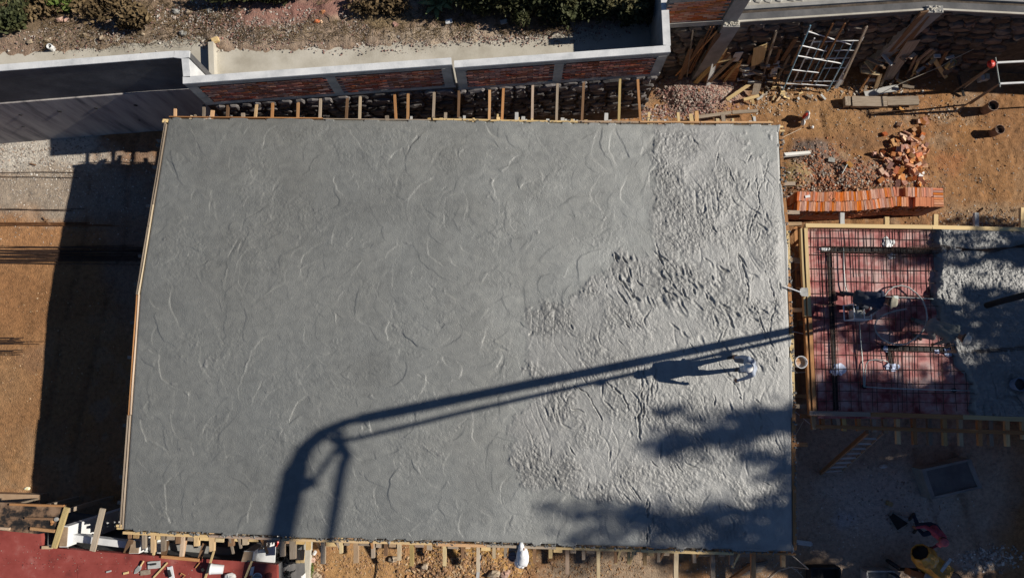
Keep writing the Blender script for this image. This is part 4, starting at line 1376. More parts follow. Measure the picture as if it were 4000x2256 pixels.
def bush(px_, py_, rx, ry, h, n, m_, label, seed, size=.07, twig=True, cat='bush', name='bush', group='bushes on the upper ground'):
    c = PU(px_, py_); k = (HC - ZU) / F
    rx, ry = rx * k, ry * k
    t = thing(name, label, cat, c, group)
    r_ = random.Random(seed)
    cl = []
    for i in range(12):
        a = r_.uniform(0, 6.28); d_ = math.sqrt(r_.random())
        cl.append(((c.x + rx * .75 * d_ * math.cos(a), c.y + ry * .75 * d_ * math.sin(a), c.z + h * r_.uniform(.25, .85)), (rx * r_.uniform(.2, .4), ry * r_.uniform(.2, .45), h * r_.uniform(.15, .3))))
    mb_ = MB()
    for i in range(26):
        q = r_.choice(cl)[0]
        e = (q[0] + r_.uniform(-.3, .3) * rx, q[1] + r_.uniform(-.3, .3) * ry, q[2] + r_.uniform(0, .3) * h)
        s_ = (c.x + rx * .4 * r_.uniform(-1, 1), c.y + ry * .4 * r_.uniform(-1, 1), c.z - .1)
        mb_.tube([s_, ((s_[0] + q[0]) / 2 + .05, (s_[1] + q[1]) / 2, (s_[2] + q[2]) / 2), e], .014, 4, .004)
    obj('branches', mb_, BARK if m_ is not LEAFD else LEAFD, t)
    leaves('foliage', cl, n, size, m_, t, seed, soft=True)
    return t


bush(2080, 45, 150, 90, 1.1, 9000, LEAF, 'dark green bush at the top edge left of the other bushes', 11)
bush(2270, 50, 150, 90, 1.1, 9000, LEAF, 'dark green bush in the middle of the top edge', 12)
bush(2420, 60, 110, 75, .9, 5200, LEAF, 'dark bush near the wall corner', 13)
bush(2500, 50, 60, 70, .9, 900, LEAFD, 'dry leafless shrub in the wall corner', 14, .05)
bush(1900, 20, 200, 70, 1.2, 8000, LEAF, 'dark bush behind the agave', 15)
bush(50, 60, 110, 80, .5, 2600, LEAF, 'low green shrub in the top left corner', 16)
bush(255, 20, 60, 40, .35, 700, LEAFG, 'small green shrub right of the corner shrub', 17)
bush(150, 30, 150, 50, .4, 1300, LEAFD, 'dry brown shrub between the green shrubs', 18)
bush(420, 40, 160, 60, .35, 900, LEAFD, 'sparse dry brown weeds above the gravel', 19)
bush(1480, 30, 130, 60, .35, 1000, LEAFD, 'sparse olive weeds right of the orange brick bits', 20)
bush(540, 100, 70, 45, .55, 700, LEAFD, 'spiky dry tuft above the plastered wall', 21, .09)
bush(1000, 0, 200, 40, .6, 3200, LEAF, 'dark weeds at the top edge above the red gravel', 22)
# agave
for (px_, py_, s_, lab) in ((1705, 15, 1.0, 'large green agave at the top edge'), (1752, -5, .7, 'smaller agave right of the large agave')):
    c = PU(px_, py_)
    t = thing('agave', lab, 'agave', c, 'agaves at the top edge')
    for i in range(13):
        a = i * 2.4; l = s_ * random.uniform(.55, .75); e = .35 + .5 * (i / 13)
        d_ = Vector((math.cos(a) * math.cos(e), math.sin(a) * math.cos(e), math.sin(e)))
        sd = Vector((-math.sin(a), math.cos(a), 0)); upv = d_.cross(sd)
        mb_ = MB(); w_ = .07 * s_
        p0, p1, p2 = c, c + d_ * l * .55, c + d_ * l - Vector((0, 0, .1))
        mb_.v = [tuple(p0 + sd * w_ * .7), tuple(p0 - sd * w_ * .7), tuple(p0 - upv * .04), tuple(p1 + sd * w_), tuple(p1 - sd * w_), tuple(p1 - upv * .05), tuple(p2)]
        mb_.f = [(0, 1, 4, 3), (1, 2, 5, 4), (2, 0, 3, 5), (3, 4, 6), (4, 5, 6), (5, 3, 6)]
        obj('leaf', mb_, AGAVE, t)


# ================================================================== RUBBLE (uncountable stones and chips)
def rubble(name, label, spots, cols, seed, zfun, cat='rubble'):
    """spots: (px,py,rx,ry,n,smin,smax)"""
    g_ = np.random.default_rng(seed)
    V_, F_, C_ = [], [], []
    base = np.array([(1, 0, 0), (-.5, .87, 0), (-.5, -.87, 0), (.5, .3, .7), (-.6, .1, .65), (.1, -.6, .6)], float)
    faces = [(0, 1, 3), (1, 4, 3), (1, 2, 4), (2, 5, 4), (2, 0, 5), (0, 3, 5), (3, 4, 5)]
    for (a, b, rx, ry, n, s0, s1) in spots:
        for i in range(n):
            while True:
                u, v = g_.normal(size=2) * .55
                if u * u + v * v < 1.6: break
            p = zfun(a + u * rx, b + v * ry)
            s = s0 + (s1 - s0) * g_.random() ** 2.5
            th_ = g_.random() * 6.28; c_, s_ = math.cos(th_), math.sin(th_)
            q = base * (1 + g_.uniform(-.35, .35, (6, 3))) * s * np.array((1, g_.uniform(.6, 1), g_.uniform(.5, 1)))
            q = q @ np.array(((c_, s_, 0), (-s_, c_, 0), (0, 0, 1)))
            o_ = len(V_) * 6
            V_.append(q + np.array(p) - np.array((0, 0, s * .12)))
            F_ += [(x + o_, y + o_, z + o_) for x, y, z in faces]
            C_.append(np.tile(np.array(cols[g_.integers(len(cols))]) * g_.uniform(.65, 1.25), (6, 1)))
    v = np.concatenate(V_); c = np.concatenate(C_)
    me = bpy.data.meshes.new(name)
    me.from_pydata(v.tolist(), [], F_)
    ca = me.color_attributes.new('Col', 'FLOAT_COLOR', 'POINT')
    c4 = np.ones((len(v), 4), np.float32); c4[:, :3] = c
    ca.data.foreach_set('color', c4.ravel())
    me.materials.append(PEBBLE); me.update()
    o_ = bpy.data.objects.new(name, me); COL.objects.link(o_)
    return tag(o_, label, cat, kind='stuff')


EARTH = [(.40, .23, .11), (.45, .27, .14), (.34, .20, .11), (.5, .36, .22), (.30, .18, .11)]
GREYS = [(.42, .38, .33), (.52, .48, .42), (.30, .26, .23), (.58, .55, .5), (.36, .28, .22)]
REDS = [(.34, .19, .16), (.42, .27, .22), (.28, .14, .12), (.5, .42, .36), (.36, .30, .26), (.26, .2, .17)]
BRK = [(.46, .19, .10), (.36, .16, .09), (.5, .27, .15), (.30, .2, .15), (.45, .40, .34), (.25, .17, .13)]
rubble('gravel', 'pale gravel spread below the plastered wall on the left', [(80, 590, 320, 90, 2600, .012, .05), (300, 720, 420, 130, 1500, .01, .04), (250, 850, 500, 120, 400, .01, .035)], GREYS, 1, PG)
rubble('clods', 'small brown clods scattered over the left yard', [(150, 1350, 420, 420, 1500, .008, .035), (100, 1800, 300, 150, 400, .008, .03)], EARTH, 8, PG)
rubble('gravel', 'reddish gravel heap at the foot of the brick wall corner', [(2730, 370, 150, 80, 3400, .012, .06), (2560, 440, 260, 25, 900, .015, .07), (2600, 300, 120, 60, 250, .02, .08)], REDS, 2, PG)
rubble('rubble', 'brick chips and rubble between the heap and the brick stack', [(3330, 690, 230, 70, 3000, .015, .075), (3200, 620, 110, 70, 900, .012, .06), (3560, 700, 120, 60, 600, .015, .06), (3180, 760, 120, 40, 500, .015, .06)], BRK, 3, PG)
rubble('clods', 'small clods scattered over the orange yard', [(3450, 420, 500, 160, 2600, .01, .04), (3800, 700, 300, 250, 1500, .01, .035), (3850, 860, 260, 50, 900, .015, .06), (3050, 330, 150, 70, 700, .015, .07), (3400, 350, 200, 30, 500, .015, .08), (3000, 420, 80, 40, 300, .01, .05), (3690, 445, 60, 30, 200, .02, .06)], EARTH + GREYS[:2], 4, PG)
rubble('spoil', 'ochre excavated spoil along the bottom edge', [(1880, 2200, 230, 90, 3200, .015, .07), (1450, 2200, 260, 80, 1100, .01, .05), (1680, 2220, 110, 60, 500, .02, .09), (2300, 2220, 250, 60, 900, .012, .05), (1245, 2220, 30, 60, 120, .03, .09)], EARTH, 5, PG)
rubble('debris', 'pale crumbs of cement scattered over the shaded yard', [(3480, 1950, 300, 150, 900, .01, .05), (3860, 2180, 120, 50, 500, .015, .08), (3300, 2100, 300, 80, 400, .01, .03), (2900, 2220, 250, 40, 400, .01, .03)], GREYS, 6, PG)
rubble('stones', 'stones and chips over the red gravel above the brick wall', [(300, 130, 420, 70, 1500, .008, .04), (900, 90, 420, 90, 3600, .008, .045), (1400, 130, 420, 70, 3000, .008, .04), (2000, 140, 350, 35, 1500, .008, .04), (2350, 110, 180, 25, 400, .008, .04), (700, 40, 250, 40, 350, .012, .07)], REDS + GREYS, 7, PU)

# dry straw and litter strewn over the upper ground
g_ = np.random.default_rng(91)
V_, F_ = [], []
for i in range(5200):
    a_ = g_.uniform(0, 2500); b_ = g_.uniform(0, 1) * (205 - a_ * .03)
    if vnoise(np.array(a_), np.array(b_), 130, 92) < .42: continue
    p_ = np.array(PU(a_, b_, g_.uniform(.02, .12))); an_ = g_.uniform(0, 6.28); l_ = g_.uniform(.04, .2)
    d1 = np.array((math.cos(an_), math.sin(an_), g_.uniform(-.2, .5))) * l_; d2_ = np.array((-math.sin(an_), math.cos(an_), 0)) * g_.uniform(.004, .009)
    o_ = len(V_); V_ += [p_ - d1, p_ + d2_, p_ + d1, p_ - d2_]; F_.append((o_, o_ + 1, o_ + 2, o_ + 3))
mb_ = MB(); mb_.v = [tuple(v) for v in V_]; mb_.f = F_
o = obj('dry_litter', mb_, LEAFD); tag(o, 'dry straw and leaf litter strewn over the ground above the wall', 'litter', kind='stuff')

# larger single rocks one can tell apart
rnd = random.Random(77)


def rock(px_, py_, r_, m_, label, zf=PU, cat='rock', group=None, flat=.7):
    c = zf(px_, py_)
    mb_ = MB().blob((c.x, c.y, c.z + r_ * flat * .5), (r_ * rnd.uniform(.8, 1.25), r_ * rnd.uniform(.6, 1.0), r_ * flat), 7, 5, .33, rnd)
    o_ = obj('rock', mb_, m_)
    return tag(o_, label, cat, group)


RK1 = mat('pink limestone', [(.42, .25, .19), (.58, .42, .34)], 5, 6, .9, .5, 15)
RK2 = mat('grey limestone', [(.26, .26, .24), (.40, .39, .36)], 5, 6, .9, .5, 15)
RK3 = mat('tan limestone', [(.32, .25, .17), (.48, .39, .29)], 5, 6, .9, .5, 15)
rock(237, 80, .11, RK1, 'pink and cream rock above the plastered wall'); rock(262, 77, .09, RK1, 'paler pink rock touching the pink rock')
rock(690, 48, .11, RK2, 'grey green rock above the cream walk'); rock(738, 50, .10, RK3, 'tan rock right of the grey green rock'); rock(820, 42, .08, RK2, 'small grey rock left of the dark weeds')
rock(717, 134, .10, RK2, 'grey rock beside the cream walk'); rock(1262, 50, .07, BRICKP, 'orange brick bit above a pair of brick bits'); rock(1240, 87, .08, BRICKP, 'larger orange brick bit of the lower pair'); rock(1258, 88, .055, BRICKP, 'smaller orange brick bit of the lower pair')
rock(370, 87, .06, WHITEP, 'small white lump on the dry weeds'); rock(1545, 98, .09, BRICKP, 'dull red rock near the dark bushes')
for i, (a, b, r_) in enumerate(((190, 160, .08), (400, 150, .09), (330, 140, .07), (120, 165, .07), (560, 135, .07))):
    rock(a, b, r_, RK3, 'half buried pale rock in the weeds above the plastered wall', group='half buried pale rocks')
c = PU(205, 190)
t = thing('pipe_stub', 'short white plastic pipe stub standing above the plastered wall', 'pipe', c)
obj('pipe', MB().lathe(c, [(.06, -.05), (.075, -.05), (.075, .14), (.06, .14), (.06, -.02)], 18), WHITEP, t)
obj('pipe_mouth', MB().lathe(c + Vector((0, 0, .06)), [(.0, 0), (.058, 0), (.058, .004), (0, .004)], 16), DARKM, t)
for (a, b, s_, lab) in ((2468, 82, .3, 'cement block left of the other two by the corner bush'), (2520, 65, .34, 'large cement block by the wall corner'), (2540, 22, .2, 'small cement block higher in the wall corner')):
    c = PU(a, b)
    o = obj('cement_block', MB().box((c.x, c.y, c.z + .1), (s_, s_ * .95, .3), .12), CONCC); tag(o, lab, 'block')
for (a, b, lab, m_) in ((1755, 95, 'crumpled pale paper on the shaded ground left', WHITEP), (1968, 96, 'pale flat sheet on the shaded ground under the bushes', BOARDW)):
    c = PU(a, b, .1)
    o = plank('litter_sheet', c + Vector((-.09, 0, 0)), c + Vector((.09, .03, .03)), .12, .02, m_); tag(o, lab, 'litter')
for i in range(26):
    a, b = rnd.uniform(300, 2300), rnd.uniform(20, 170)
    c = PU(a, b, .08); an = rnd.uniform(0, 3.1); l = rnd.uniform(.2, .6)
    d_ = Vector((math.cos(an), math.sin(an), rnd.uniform(-.05, .2)))
    o = obj('twig', MB().tube([c, c + d_ * l * .5 + Vector((.04, .02, .03)), c + d_ * l], .009, 4, .004), LEAFD)
    tag(o, 'thin dry twig lying on the ground above the wall', 'twig', 'dry twigs above the wall')

# ================================================================== BRICK STACK AND HEAP
bs = [brick_mesh(200 + i, BRICKS) for i in range(5)]
stack = thing('brick_stack', 'long low stack of new orange bricks standing on edge', 'brick stack', PG(3340, 800))
nC = 8; bh = .132; bl = .278; bt = .062
zt0 = .0
cen = [(3112, 3142), (0, 0)]
# centre line of the stack top (between the two rows), photo pixels at the top level
zt = .05 + nC * bh
cl_px = [(3114, 784), (3200, 787), (3290, 786), (3370, 783), (3430, 775), (3500, 767), (3560, 768), (3646, 770)]
pts = [P(a, b, zt) for a, b in cl_px]
seglen = [0]
for i in range(len(pts) - 1): seglen.append(seglen[-1] + (pts[i + 1] - pts[i]).length)
total = seglen[-1]


def along(s):
    for i in range(len(pts) - 1):
        if s <= seglen[i + 1] or i == len(pts) - 2:
            t = (s - seglen[i]) / (seglen[i + 1] - seglen[i])
            return lerp(pts[i], pts[i + 1], t), (pts[i + 1] - pts[i]).normalized()


gl = .02
holes = {(0, 27, 6), (0, 28, 6), (0, 29, 6), (0, 30, 6), (1, 30, 6), (1, 31, 6), (1, 32, 6), (1, 33, 6)}
rest = MB(); nb = 0
pitch = bt + .0035
nper = int(total / pitch)
sc = 44 / 57
for c_ in range(nC):
    for r_ in range(2):
        for i in range(nper):
            f_ = i / nper
            if c_ == nC - 1 and ((r_ == 0 and .735 < f_ < .79) or (r_ == 1 and .80 < f_ < .855)): continue
            p, d_ = along(total * (i + .5) / nper)
            n_ = Vector((-d_.y, d_.x, 0))
            jit = rnd.uniform(-.012, .012)
            p = p + n_ * ((.144 if r_ == 0 else -.144) + jit)
            z = .05 + bh * (c_ + .5) + (rnd.uniform(-.006, .006) if c_ == nC - 1 else 0)
            an = math.atan2(d_.y, d_.x) + rnd.uniform(-.03, .03) - (.12 if f_ < .35 else .05)
            q = Quaternion((0, 0, 1), an)
            vis = (c_ == nC - 1) or (r_ == 1 and c_ >= nC - 4) or i < 1
            if vis and nb < 296:
                shared('brick', bs[(i * 7 + c_) % 5], (p.x, p.y, z), q, (bt * rnd.uniform(.93, 1), bl, bh * .97), stack); nb += 1
            else:
                rest.box((p.x, p.y, z), (bt, bl, bh * .98), an)
o = obj('brick_courses', rest, BRICKS, stack); o['kind'] = 'stuff'
# bricks turned crosswise at the right end
pe, de = along(total)
for k in range(8):
    p = pe + de * .15 + Vector((-de.y, de.x, 0)) * (-.25 + k * .071)
    for c_ in range(1):
        shared('brick', bs[k % 5], (p.x, p.y, .05 + bh * (nC - .5)), Quaternion((0, 0, 1), math.atan2(de.y, de.x)), (bl, bt * .95, bh * .97), stack)
mb_ = MB(); p = pe + de * .13; mb_.box((p.x, p.y, .05 + bh * (nC - 1) / 2), (bl, .56, bh * (nC - 1) - .01), math.atan2(de.y, de.x))
o = obj('brick_end_courses', mb_, BRICKS, stack); o['kind'] = 'stuff'
o = obj('pole', MB().tube([P(3122, 852, .45), P(3262, 776, zt + .03)], .019, 8), WOODY); tag(o, 'pale thin pole leaning on the front of the orange brick stack', 'pole')
o = obj('wire', MB().tube([P(3256, 755, zt + .02), P(3250, 768, zt + .05), P(3262, 778, zt + .06), P(3268, 792, zt + .02)], .006, 5), STEELR); tag(o, 'rusty loop of wire at the tip of the leaning pole', 'wire')
o = obj('paper_scrap', MB().box(P(3155, 767, zt + .012), (.14, .07, .012), .2), WHITEP); tag(o, 'scrap of white paper on the orange brick stack', 'litter')

# the loose heap
bp_ = [brick_mesh(300 + i, BRICKP) for i in range(5)]
for i in range(112):
    r_ = random.Random(500 + i)
    a = r_.gauss(0, .5); b = r_.gauss(0, .5)
    px_ = 3520 + a * 112 + (25 if b < -.3 else 0); py_ = 622 + b * 125
    if i > 84:
        px_ = 3600 + r_.uniform(-40, 10) - (i % 3) * 6; py_ = 520 + (i - 84) * 7
    if px_ > 3625: px_ = 3625 - r_.uniform(0, 40)
    dd = math.hypot((px_ - 3515) / 105, (py_ - 620) / 115)
    hgt = max(.05, .40 * (1 - dd)) * r_.uniform(.5, 1.05)
    c = PG(px_, py_, hgt + .03)
    q = Quaternion((0, 0, 1), r_.uniform(0, 6.28)) @ Quaternion((1, 0, 0), r_.uniform(-.7, .7)) @ Quaternion((0, 1, 0), r_.uniform(-.6, .6))
    l = .24 if r_.random() < .55 else r_.uniform(.1, .17)
    o = shared('brick', bp_[i % 5], c, q, (l, .12, .06)); tag(o, 'loose weathered brick in the tumbled heap above the brick stack', 'brick', 'loose bricks in the tumbled heap')
for (a, b, m_, lab) in ((3300, 654, BRICKP, 'single orange brick beside the blue clip on the rubble'), (3425, 680, BRICKP, 'brick lying left below the heap'), (3445, 690, BRICKP, 'redder brick lying below the heap'), (3518, 717, BRICKP, 'orange brick just above the brick stack'), (3592, 684, WHITEP, 'white block at the foot of the brick heap'), (3235, 634, RK2, 'pale stone lump left of the rubble'), (3512, 700, BRICKP, 'brick between the heap and the stack'), (3420, 715, BRICKP, 'brick half sunk in the rubble')):
    c = PG(a, b, .05)
    o = shared('brick' if m_ is BRICKP else 'block', brick_mesh(a, m_), c, Quaternion((0, 0, 1), rnd.uniform(0, 3)), (.2, .13, .09)); tag(o, lab, 'brick' if m_ is BRICKP else 'block')
o = obj('steel_clip', MB().tube([PG(3270, 690, .06), PG(3288, 655, .1)], .018, 6).tube([PG(3272, 655, .06), PG(3278, 664, .08)], .012, 5), GALV); tag(o, 'pale blue metal clip lying on the rubble', 'clip')

# ================================================================== PEOPLE
class Body:
    def __init__(s):
        s.caps = []          # a, b, ra, rb, material index

    def cap(s, a, b, ra, rb, m_):
        s.caps.append((Vector(a), Vector(b), ra, rb, m_))


def ik(a, t, l1, l2, bend):
    a = Vector(a); t = Vector(t); d = t - a; L_ = min(d.length, l1 + l2 - .002)
    if L_ < .05: L_ = .05
    dn = d.normalized(); t = a + dn * L_
    x = (l1 * l1 - l2 * l2 + L_ * L_) / (2 * L_)
    h = math.sqrt(max(0, l1 * l1 - x * x))
    b = Vector(bend); b = (b - dn * b.dot(dn))
    if b.length < 1e-4: b = dn.orthogonal()
    b.normalize()
    return a + dn * x + b * h, t


def person(label, loc, heading, mats, lean=0.2, side=0.0, feet=((-.12, .05), (.12, -.05)), hands=((-.3, .35, .8), (.3, .35, .8)), hip_h=.90, look=.4, hat='cap', hatmat=None, group=None, hips=(0, 0)):
    """local frame: +y forward, +x right; loc = ground point under the pelvis"""
    B = Body(); loc = Vector(loc)
    pel = Vector((hips[0], hips[1], hip_h))
    up = Vector((math.sin(side), math.sin(lean), math.cos(lean))).normalized()
    right = Vector((1, 0, 0)); fwd = up.cross(right) * -1
    fwd = right.cross(up) * -1 if right.cross(up).y < 0 else right.cross(up)
    wst = pel + up * .16; ch = pel + up * .40 + fwd * .02; nk = pel + up * .54; hd = nk + up * .13 + Vector((0, look * .06, 0))
    SH, PA_, SK, BT = 0, 1, 2, 3
    B.cap(pel, wst, .135, .13, PA_)
    for sx in (-1, 1):
        B.cap(pel + right * .05 * sx, wst + right * .055 * sx, .115, .11, PA_)
        B.cap(wst + right * .06 * sx, ch + right * .085 * sx, .115, .125, SH)
        B.cap(ch + right * .08 * sx, nk - up * .04 + right * .10 * sx, .115, .075, SH)
    B.cap(ch, nk, .12, .065, SH)
    B.cap(nk - up * .02, hd - up * .03, .055, .055, SK)
    # head with face
    f_ = (fwd * (1 - look * .3) - up * look * .3).normalized()
    B.cap(hd - f_ * .015 + up * .02, hd + f_ * .015 + up * .03, .098, .09, SK)
    B.cap(hd + f_ * .02 - up * .07, hd + f_ * .035 - up * .05, .06, .065, SK)
    B.cap(hd + f_ * .09 + up * .01, hd + f_ * .115 - up * .02, .012, .018, SK)
    for sx in (-1, 1):
        B.cap(hd + right * .095 * sx + up * .0, hd + right * .1 * sx - up * .03, .022, .016, SK)
    for i, sx in enumerate((-1, 1)):
        hipj = pel + right * .095 * sx - up * .03
        ft = Vector((feet[i][0], feet[i][1], .09))
        kn, ft = ik(hipj, ft, .44, .43, (0, 1, .2))
        B.cap(hipj, kn, .092, .062, PA_); B.cap(kn, ft, .062, .045, PA_)
        B.cap(ft + Vector((0, -.04, -.045)), ft + Vector((0, .15, -.055)), .045, .04, BT)
        B.cap(ft, ft + Vector((0, 0, -.03)), .05, .05, BT)
        shj = nk - up * .07 + right * .185 * sx
        hn = Vector(hands[i])
        elb, wr = ik(shj, hn, .29, .26, (sx * .6, -.5, -.3))
        B.cap(shj, elb, .062, .045, SH); B.cap(elb, wr, .043, .031, SH)
        # hand: palm, four curled fingers, thumb
        hd_ = (wr - elb).normalized(); sdv = hd_.cross(Vector((0, 0, 1)))
        if sdv.length < .1: sdv = Vector((1, 0, 0))
        sdv.normalize(); nv = sdv.cross(hd_)
        palm = wr + hd_ * .075
        B.cap(wr + hd_ * .01 + sdv * .015, palm + sdv * .022, .024, .02, SK); B.cap(wr + hd_ * .01 - sdv * .015, palm - sdv * .022, .024, .02, SK)
        for k in range(4):
            l = (.075, .085, .08, .06)[k]; b0 = palm + sdv * (.034 - .0225 * k)
            m1 = b0 + hd_ * l * .55 - nv * .008; m2 = m1 + hd_ * l * .35 - nv * .028
            B.cap(b0, m1, .0115, .011, SK); B.cap(m1, m2, .011, .0095, SK)
        t0 = wr + hd_ * .03 + sdv * .035; t1 = t0 + sdv * .03 + hd_ * .03; t2 = t1 + hd_ * .03 - nv * .01
        B.cap(t0, t1, .013, .012, SK); B.cap(t1, t2, .012, .010, SK)
    # union of tapered capsules -> one continuous skin
    mb_ = MB()
    for (a, b, ra, rb, m_) in B.caps:
        d = b - a
        if d.length < 1e-4: d = Vector((0, 0, 1e-3))
        t_ = d.normalized(); n = 5
        P_, R_ = [], []
        for k in range(n):
            th_ = math.pi / 2 * (1 - k / (n - 1)) * .985
            P_.append(a - t_ * ra * math.sin(th_)); R_.append(max(.002, ra * math.cos(th_)))
        for k in range(n):
            th_ = math.pi / 2 * (k / (n - 1)) * .985
            P_.append(b + t_ * rb * math.sin(th_)); R_.append(max(.002, rb * math.cos(th_)))
        mb_.tube(P_, R_, 12)
    tmp_me = bpy.data.meshes.new('body'); tmp_me.from_pydata(mb_.v, [], mb_.f); tmp_me.update()
    tmp = bpy.data.objects.new('body', tmp_me); COL.objects.link(tmp)
    md = tmp.modifiers.new('r', 'REMESH'); md.mode = 'VOXEL'; md.voxel_size = .0095; md.use_smooth_shade = True
    sm = tmp.modifiers.new('s', 'SMOOTH'); sm.factor = .5; sm.iterations = 3
    dg = bpy.context.evaluated_depsgraph_get()
    me = bpy.data.meshes.new_from_object(tmp.evaluated_get(dg))
    bpy.data.objects.remove(tmp)
    me.name = 'body'
    me.materials.clear()
    for m_ in mats: me.materials.append(m_)
    nf = len(me.polygons)
    cen = np.empty(nf * 3); me.polygons.foreach_get('center', cen); cen = cen.reshape(-1, 3)
    best = np.full(nf, 1e9); idx = np.zeros(nf, int)
    for (a, b, ra, rb, m_) in B.caps:
        A_ = np.array(a); D_ = np.array(b - a); L2 = max(D_.dot(D_), 1e-9)
        t = np.clip(((cen - A_) @ D_) / L2, 0, 1)
        dist = np.linalg.norm(cen - (A_ + t[:, None] * D_), axis=1) - (ra + (rb - ra) * t)
        u = dist < best; best[u] = dist[u]; idx[u] = m_
    me.polygons.foreach_set('material_index', idx.astype(np.int32))
    me.polygons.foreach_set('use_smooth', np.full(nf, True))
    me.update()
    root = thing('person', label, 'person', loc, group)
    root.rotation_euler = (0, 0, heading)
    o_ = bpy.data.objects.new('body', me); COL.objects.link(o_); o_.parent = root

    def child(name, mb2, m2, smooth=True):
        me2 = bpy.data.meshes.new(name); me2.from_pydata([tuple(v) for v in mb2.v], [], mb2.f); me2.materials.append(m2)
        me2.polygons.foreach_set('use_smooth', [smooth] * len(me2.polygons)); me2.update()
        c_ = bpy.data.objects.new(name, me2); COL.objects.link(c_); c_.parent = root
        return c_
    for sx in (-1, 1):
        child('eye', MB().blob(hd + f_ * .092 + right * .034 * sx + up * .022, .011, 8, 6), DARKM)
    child('mouth', MB().blob(hd + f_ * .094 - up * .055, (.022, .006, .006), 8, 5), DARKM)
    child('hair', MB().blob(hd - f_ * .02 + up * .035, (.106, .106, .09), 14, 9), DARKM)
    hc = hd + up * .06
    hu = (up - f_ * .0).normalized()
    if hat == 'cap':
        child('cap', MB().lathe(hc, [(.0, -.01), (.112, -.01), (.112, .02), (.10, .06), (.06, .09), (0, .098)], 18, hu), hatmat)
        child('cap_peak', MB().bar(hc + f_ * .07 + hu * .002, hc + f_ * .19 - hu * .015, .15, .012, hu), hatmat)
    else:
        child('hat', MB().lathe(hc, [(.0, -.012), (.165, -.035), (.17, -.027), (.112, .0), (.102, .06), (.06, .085), (0, .085)], 22, hu), hatmat)
    return root


def cloth(name, c):
    return mat(name, [tuple(x * .75 for x in c), c, tuple(min(.9, x * 1.15) for x in c)], 6, 5, .9, .3, 40)


BOOT = cloth('dusty boots', (.10, .085, .07)); HATW = cloth('white cap cloth', (.74, .73, .70)); GLOVE = SKIN
f1 = P(2868, 1392, ZS); f2 = P(2897, 1440, ZS)
m12 = (f1 + f2) / 2
# man on the slab, bent a little, facing left/down
hd1 = R(90 + 14)       # heading: rotate local +y (forward) towards -x
def loc_of(root_xy, head, wpt):
    d = Vector((wpt[0] - root_xy[0], wpt[1] - root_xy[1], 0))
    return (d.x * math.cos(-head) - d.y * math.sin(-head), d.x * math.sin(-head) + d.y * math.cos(-head))


base1 = Vector((m12.x + .04, m12.y - .08, ZS - .01))
fa = loc_of(base1, hd1, f2); fb = loc_of(base1, hd1, f1)
person('man in pale grey shirt and white cap walking on the wet slab', base1, hd1, [cloth('pale grey shirt', (.34, .38, .45)), cloth('grey trousers', (.17, .18, .20)), SKIN, BOOT], lean=.42, feet=(fa, fb), hands=((-.28, .42, .78), (.26, .30, .80)), hatmat=HATW, look=.6)
# man standing over the vibrator engine
b2 = P(3308, 1176, ZD + .05)
person('man in dark blue clothes and straw hat bent over the vibrator engine', (b2.x, b2.y, ZD + .04), R(-106), [cloth('navy shirt', (.035, .045, .075)), cloth('dark trousers', (.05, .055, .07)), SKIN, BOOT], lean=.95, hip_h=.70, hips=(0, -.05), feet=((-.17, -.16), (.15, .05)), hands=((-.05, .45, .40), (.32, .35, .40)), hat='hat', hatmat=cloth('straw hat', (.30, .28, .22)), look=.7)
b3 = P(3570, 1280, ZD + .05)
person('man in grey clothes and pale hat stooping with the vibrator hose', (b3.x, b3.y, ZD + .04), R(-125), [cloth('grey green shirt', (.15, .16, .15)), cloth('grey work trousers', (.16, .16, .16)), SKIN, BOOT], lean=.95, hip_h=.78, feet=((-.16, -.12), (.16, .12)), hands=((.0, .35, .38), (.25, .42, .42)), hat='hat', hatmat=cloth('pale hat', (.56, .53, .46)), look=.8)
b4 = PG(3572, 2035)
person('man in pink shirt and pink cap standing by the yellow mixer', b4, R(140), [cloth('pink shirt', (.36, .075, .115)), cloth('blue jeans', (.03, .045, .085)), SKIN, BOOT], lean=.35, feet=((-.14, .12), (.16, -.1)), hands=((-.3, .42, .85), (.34, .28, .85)), hatmat=cloth('faded pink cap', (.50, .14, .16)), look=.5)

# ================================================================== VIBRATOR ENGINE AND HOSE
c = P(3336, 1222, ZD + .09)
ve = thing('vibrator_engine', 'concrete vibrator engine in a white tube frame on the red deck', 'engine', c)
fr = MB()
for s in (-1, 1):
    y = c.y + s * .19
    fr.tube([(c.x - .27, y, c.z + .03), (c.x + .30, y, c.z + .03)], .016, 6)
    fr.tube([(c.x - .22, y, c.z + .03), (c.x - .2, y, c.z + .40), (c.x + .22, y, c.z + .40), (c.x + .24, y, c.z + .03)], .015, 6)
for x in (-.2, .05, .22):
    fr.tube([(c.x + x, c.y - .19, c.z + .40), (c.x + x, c.y + .19, c.z + .40)], .014, 6)
fr.tube([(c.x - .27, c.y - .19, c.z + .03), (c.x - .27, c.y + .19, c.z + .03)], .016, 6)
obj('frame', fr, PIPEW, ve)
obj('engine_block', MB().box((c.x - .03, c.y - .05, c.z + .18), (.28, .2, .24)), GREYM, ve)
obj('fuel_tank', MB().box((c.x - .02, c.y + .10, c.z + .28), (.26, .12, .12)), DARKM, ve)
obj('starter_cover', MB().lathe((c.x + .06, c.y - .05, c.z + .30), [(0, 0), (.07, 0), (.06, .04), (0, .05)], 14), GREYM, ve)
obj('white_plate', MB().box((c.x - .08, c.y + .10, c.z + .345), (.07, .08, .01)), WHITEP, ve)
